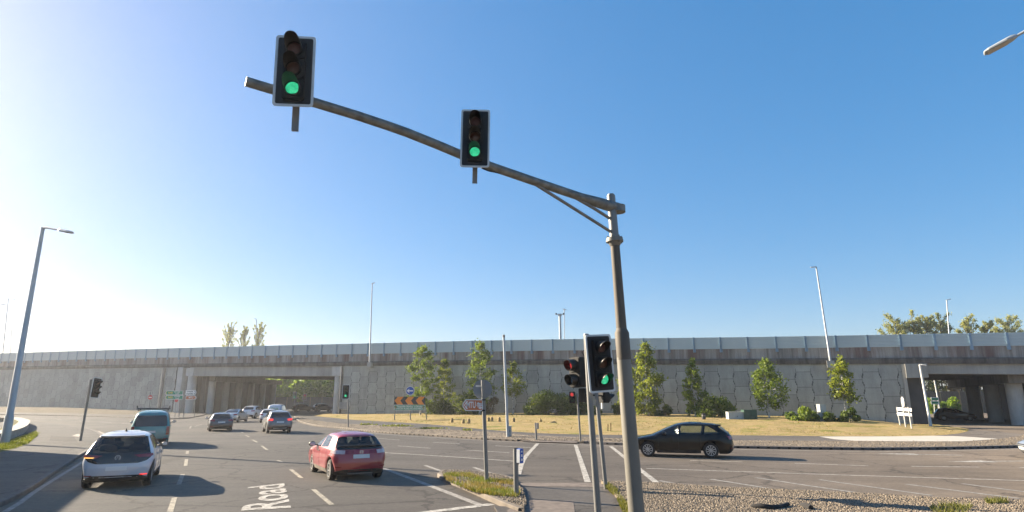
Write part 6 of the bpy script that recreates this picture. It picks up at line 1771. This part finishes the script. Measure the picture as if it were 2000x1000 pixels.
for i, (p0, p1, l) in enumerate(((1806, 1846, 'green hedge clump behind the pale green sign'), (1842, 1880, 'green hedge clump behind the black hatchback'))):
    b = PY((p0 + p1) / 2, 800, 112); b.z = 0; W = PY(p1, 800, 112).x - PY(p0, 800, 112).x
    bush(l, b, W, 3.0, 'leaf_tree', 2600, .16, 95 + i)
# dark fence beyond the left underpass
def fence(name, label, a, b, h, mat):
    t = thing(name, label, 'fence', a); d = (b - a); L = d.length; d.normalize(); rz = math.atan2(d.y, d.x)
    k = int(L / 3)
    for i in range(k + 1):
        mb = MB(); mb.box(a + d * (L * i / k) + Vector((0, 0, h / 2)), (.14, .14, h + .1), rz); mb.build('fence_post', M['timber'], t)
    mb = MB()
    for i in range(int(L / .16)):
        mb.box(a + d * (.16 * i + .08) + Vector((0, 0, h / 2)) + Vector((d.y, -d.x, 0)) * (.03 if i % 2 else .045), (.15, .02, h), rz)
    mb.build('boards', M[mat], t)
M['dark_board'] = plain('dark_fence_board', (0.055, 0.05, 0.045), 0.9, var=.35, scale=1.2)
a = PY(470, 780, 169); a.z = 0; b = PY(720, 780, 169); b.z = 0
fence('board_fence', 'long dark board fence under the roadside trees beyond the left underpass', a, b, 3.1, 'dark_board')
a = PY(1800, 780, 120); a.z = 0; b = PY(1990, 780, 118); b.z = 0
fence('board_fence', 'grey board fence beyond the right underpass', a, b, 4.0, 'bark')

# grass blades, weeds and loose stones
def inside(poly, x, y):
    c = np.zeros(len(x), bool); n = len(poly)
    for i in range(n):
        x0, y0, x1, y1 = poly[i - 1][0], poly[i - 1][1], poly[i][0], poly[i][1]
        k = (y0 > y) != (y1 > y)
        with np.errstate(divide='ignore', invalid='ignore'): c ^= k & (x < (x1 - x0) * (y - y0) / (y1 - y0) + x0)
    return c
def scatter(poly, n, seed=1):
    g = np.random.default_rng(seed); xs = [p[0] for p in poly]; ys = [p[1] for p in poly]
    x = g.uniform(min(xs), max(xs), n * 4); y = g.uniform(min(ys), max(ys), n * 4); k = inside(poly, x, y)
    return x[k][:n], y[k][:n]
def blades(name, x, y, z, h, mat, seed=1, w=.012, tone=None):
    g = np.random.default_rng(seed); n = len(x); a = g.uniform(0, 2 * math.pi, n); hh = h * g.uniform(.4, 1.25, n); ln = hh * g.uniform(.1, .8, n); b = g.uniform(0, 2 * math.pi, n)
    p = np.stack([x, y, np.broadcast_to(z, x.shape)], 1); d = np.stack([np.cos(a), np.sin(a), 0 * a], 1) * w * g.uniform(.6, 1.5, n)[:, None]
    tip = p + np.stack([np.cos(b) * ln, np.sin(b) * ln, hh], 1)
    v = np.stack([p - d, p + d, tip], 1).reshape(-1, 3); f = np.arange(3 * n).reshape(-1, 3)
    t = g.uniform(0, 1, n) if tone is None else np.clip(tone + g.normal(0, .18, n), 0, 1)
    return tag(leaf_object(name, v, f, t, M[mat]), kind='stuff')
ib = [(p.x, p.y) for p in P([(866, 928), (880, 926), (917, 926), (935, 932), (960, 938), (1004, 941), (1012, 950), (1016, 965), (1010, 972), (960, 968), (925, 960), (885, 945), (868, 936)], .12)]
x, y = scatter(ib, 12000, 5)
d = np.sin(x * 2.1 + 1) * np.sin(y * 1.7) + .5 * np.sin(x * 5.3 + y * 4.1) + np.random.default_rng(3).normal(0, .3, len(x))
k = d > .12
o = blades('island_grass', x[k], y[k], .115, .095, 'blade', 6, .011, np.clip(.95 - .55 * d[k] - .35 * (np.sin(x[k] * 1.3) > .3), 0, 1)); tag(o, 'dry yellow grass growing on the island nose', 'grass')
x, y = scatter(ib, 9000, 51)
d = np.sin(x * 1.7 + 2.2) * np.sin(y * 2.3 + .6) + np.random.default_rng(52).normal(0, .35, len(x)); k = d > .35
o = blades('island_weeds', x[k], y[k], .115, .10, 'weeds', 53, .013); tag(o, 'fresh green weeds between the dry grass on the island nose', 'weeds')
rb = [(p.x, p.y) for p in P([(1178, 946), (1188, 946), (1204, 958), (1216, 975), (1236, 1010), (1262, 1090), (1238, 1090), (1222, 1010), (1204, 972), (1190, 958)], .11)]
x, y = scatter(rb, 5200, 8); k = np.sin(x * 3.1) * np.sin(y * 2.2) + np.random.default_rng(54).normal(0, .5, len(x)) > -.1; x, y = x[k], y[k]; o = blades('edge_weeds', x, y, .09, .12, 'blade_green', 9, .013); tag(o, 'green and yellow weeds along the edge of the gravel bed', 'weeds')
for lab, poly, n_, m_, h_ in (('dry grass tufts in the gravel at the right edge of the frame', [(1815, 992), (1850, 986), (1900, 990), (1890, 1004), (1830, 1006)], 420, 'blade_green', .13),
                      ('green weeds by the kerb of the gravel bed at right', [(1925, 980), (1965, 979), (1970, 984), (1930, 985)], 260, 'blade_green', .14)):
    pl = [(p.x, p.y) for p in P(poly, .11)]; x, y = scatter(pl, n_, 12); o = blades('weed_tufts', x, y, .1, h_, m_, 13); tag(o, lab, 'weeds')
vp = [(p.x, p.y) for p in P([(-20, 882), (27, 876), (55, 866), (74, 851), (70, 843), (22, 861), (-20, 870)], .12)]
x, y = scatter(vp, 9000, 15); o = blades('verge_grass', x, y, .12, .14, 'weeds', 16, .02); tag(o, 'bright green grass verge along the low curved wall', 'grass')
# tufts over the dry bank
g = np.random.default_rng(21); fh = foot_hi; gp = [(p.x, p.y) for p in foot_hi] + [(p.x, p.y) for p in grass_hi[::-1]]
x, y = scatter(gp, 16000, 22)
m = (np.sin(x * .31 + 2) * np.sin(y * .43) + .6 * np.sin(x * .9 + y * .7) + g.normal(0, .45, len(x)))
k = m > .1; x, y = x[k], y[k]
zz = bank_z(x, y)
o = blades('bank_grass', x, y, zz, .09, 'blade', 23, .025, .8 - .25 * m[k]); tag(o, 'tufts of drying grass over the bank below the wall', 'grass')
for i, (px, py, w_, l) in enumerate(((718, 829.8, .9, 'small green weed patch on the gravel strip behind the red hatchback'), (775, 832.8, 1.7, 'wider green weed patch on the gravel strip below the chevron board'), (838, 837.6, 1.3, 'flat green weed patch on the gravel strip left of the brown arrow sign post'), (912, 840.8, .5, 'bright weed clump on the gravel strip beside the brown arrow sign post'))):
    b = G(px, py, .12); q = np.random.default_rng(30 + i); n_ = int(150 * w_)
    pts = np.stack([b.x + q.normal(0, w_ * .4, n_), b.y + q.normal(0, .25, n_), .13 + np.abs(q.normal(0, .05, n_))], 1)
    v, f, tt = leaves_mesh(pts, .09); o = leaf_object('weed_patch', v, f, tt, M['weeds']); tag(o, l, 'weeds', kind='thing')
def stones(name, poly, z, n, r, seed, label):
    g = np.random.default_rng(seed); x, y = scatter(poly, n, seed); n = len(x)
    bm = bmesh.new(); bmesh.ops.create_icosphere(bm, subdivisions=1, radius=1); V = np.array([tuple(v.co) for v in bm.verts]); bm.verts.index_update(); F = np.array([[v.index for v in f.verts] for f in bm.faces]); bm.free()
    s = r * g.uniform(.45, 1.35, (n, 1, 1)) * g.uniform(.6, 1.25, (n, 1, 3)); a = g.uniform(0, 2 * math.pi, n)
    q = V[None] * g.uniform(.8, 1.15, (n, len(V), 1)) * s; c, sn = np.cos(a)[:, None], np.sin(a)[:, None]
    v = np.stack([q[..., 0] * c - q[..., 1] * sn + x[:, None], q[..., 0] * sn + q[..., 1] * c + y[:, None], q[..., 2] * .75 + z + r * .25], 2).reshape(-1, 3)
    f = (F[None] + (np.arange(n) * len(V))[:, None, None]).reshape(-1, 3)
    t = np.repeat(g.uniform(0, 1, n) ** 1.3, len(F))
    return tag(leaf_object(name, v, f, t, M['stones']), label, 'gravel', kind='stuff')
gbp = [(p.x, p.y) for p in gb] + [(p.x, p.y) for p in P([(2200, 1050), (1290, 1050), (1240, 1030), (1214, 975), (1198, 958)], .11)]
stones('loose_gravel', gbp, .107, 56000, .0215, 41, 'loose brown and grey stones of the foreground gravel bed')
nbp = [(p.x, p.y) for p in nb] + [(p.x, p.y) for p in P([(1022, 955), (1030, 985)], .11)]
stones('island_gravel', nbp, .117, 5000, .022, 42, 'small stones between the grass on the island nose')
gs = [(p.x, p.y) for p in far_edge] + [(p.x, p.y) for p in foot_lo[::-1]]
stones('strip_gravel', gs, .12, 16000, .032, 43, 'loose stones of the gravel strip behind the far kerb')
# litter of torn tyre on the gravel bed
for pl, l in ((((1468, 988), (1485, 990), (1505, 991), (1522, 989), (1540, 985)), 'curved strip of torn black rubber lying on the gravel bed'), (((1564, 985), (1572, 989), (1584, 992)), 'short black rubber scrap right of the longer torn strip')):
    mb = MB(); p = [G(a_, b_, .15) + Vector((0, 0, .02 * math.sin(i * 1.7))) for i, (a_, b_) in enumerate(pl)]; mb.tube(p, [.03, .06, .07, .06, .04][:len(p)], 7); tag(mb.build('rubber_scrap', M['tyre'], smooth=50), l, 'litter')

# ------------------------------------------------------------------ the hazy air of the place
def haze_box(x0, x1, y0, y1, z0, z1, dens):
    mb = MB(); mb.box(((x0 + x1) / 2, (y0 + y1) / 2, (z0 + z1) / 2), (x1 - x0, y1 - y0, z1 - z0))
    m = bpy.data.materials.new('hazy_air'); m.use_nodes = True; n = m.node_tree.nodes; n.remove(n['Principled BSDF'])
    v = n.new('ShaderNodeVolumePrincipled'); v.inputs['Density'].default_value = dens; v.inputs['Color'].default_value = (0.93, 0.95, 1.0, 1); v.inputs['Anisotropy'].default_value = 0.45
    m.node_tree.links.new(v.outputs[0], n['Material Output'].inputs['Volume'])
    tag(mb.build('haze', m), kind='stuff')
haze_box(-440, 440, -110, 540, -1.2, 27.0, 0.0004)
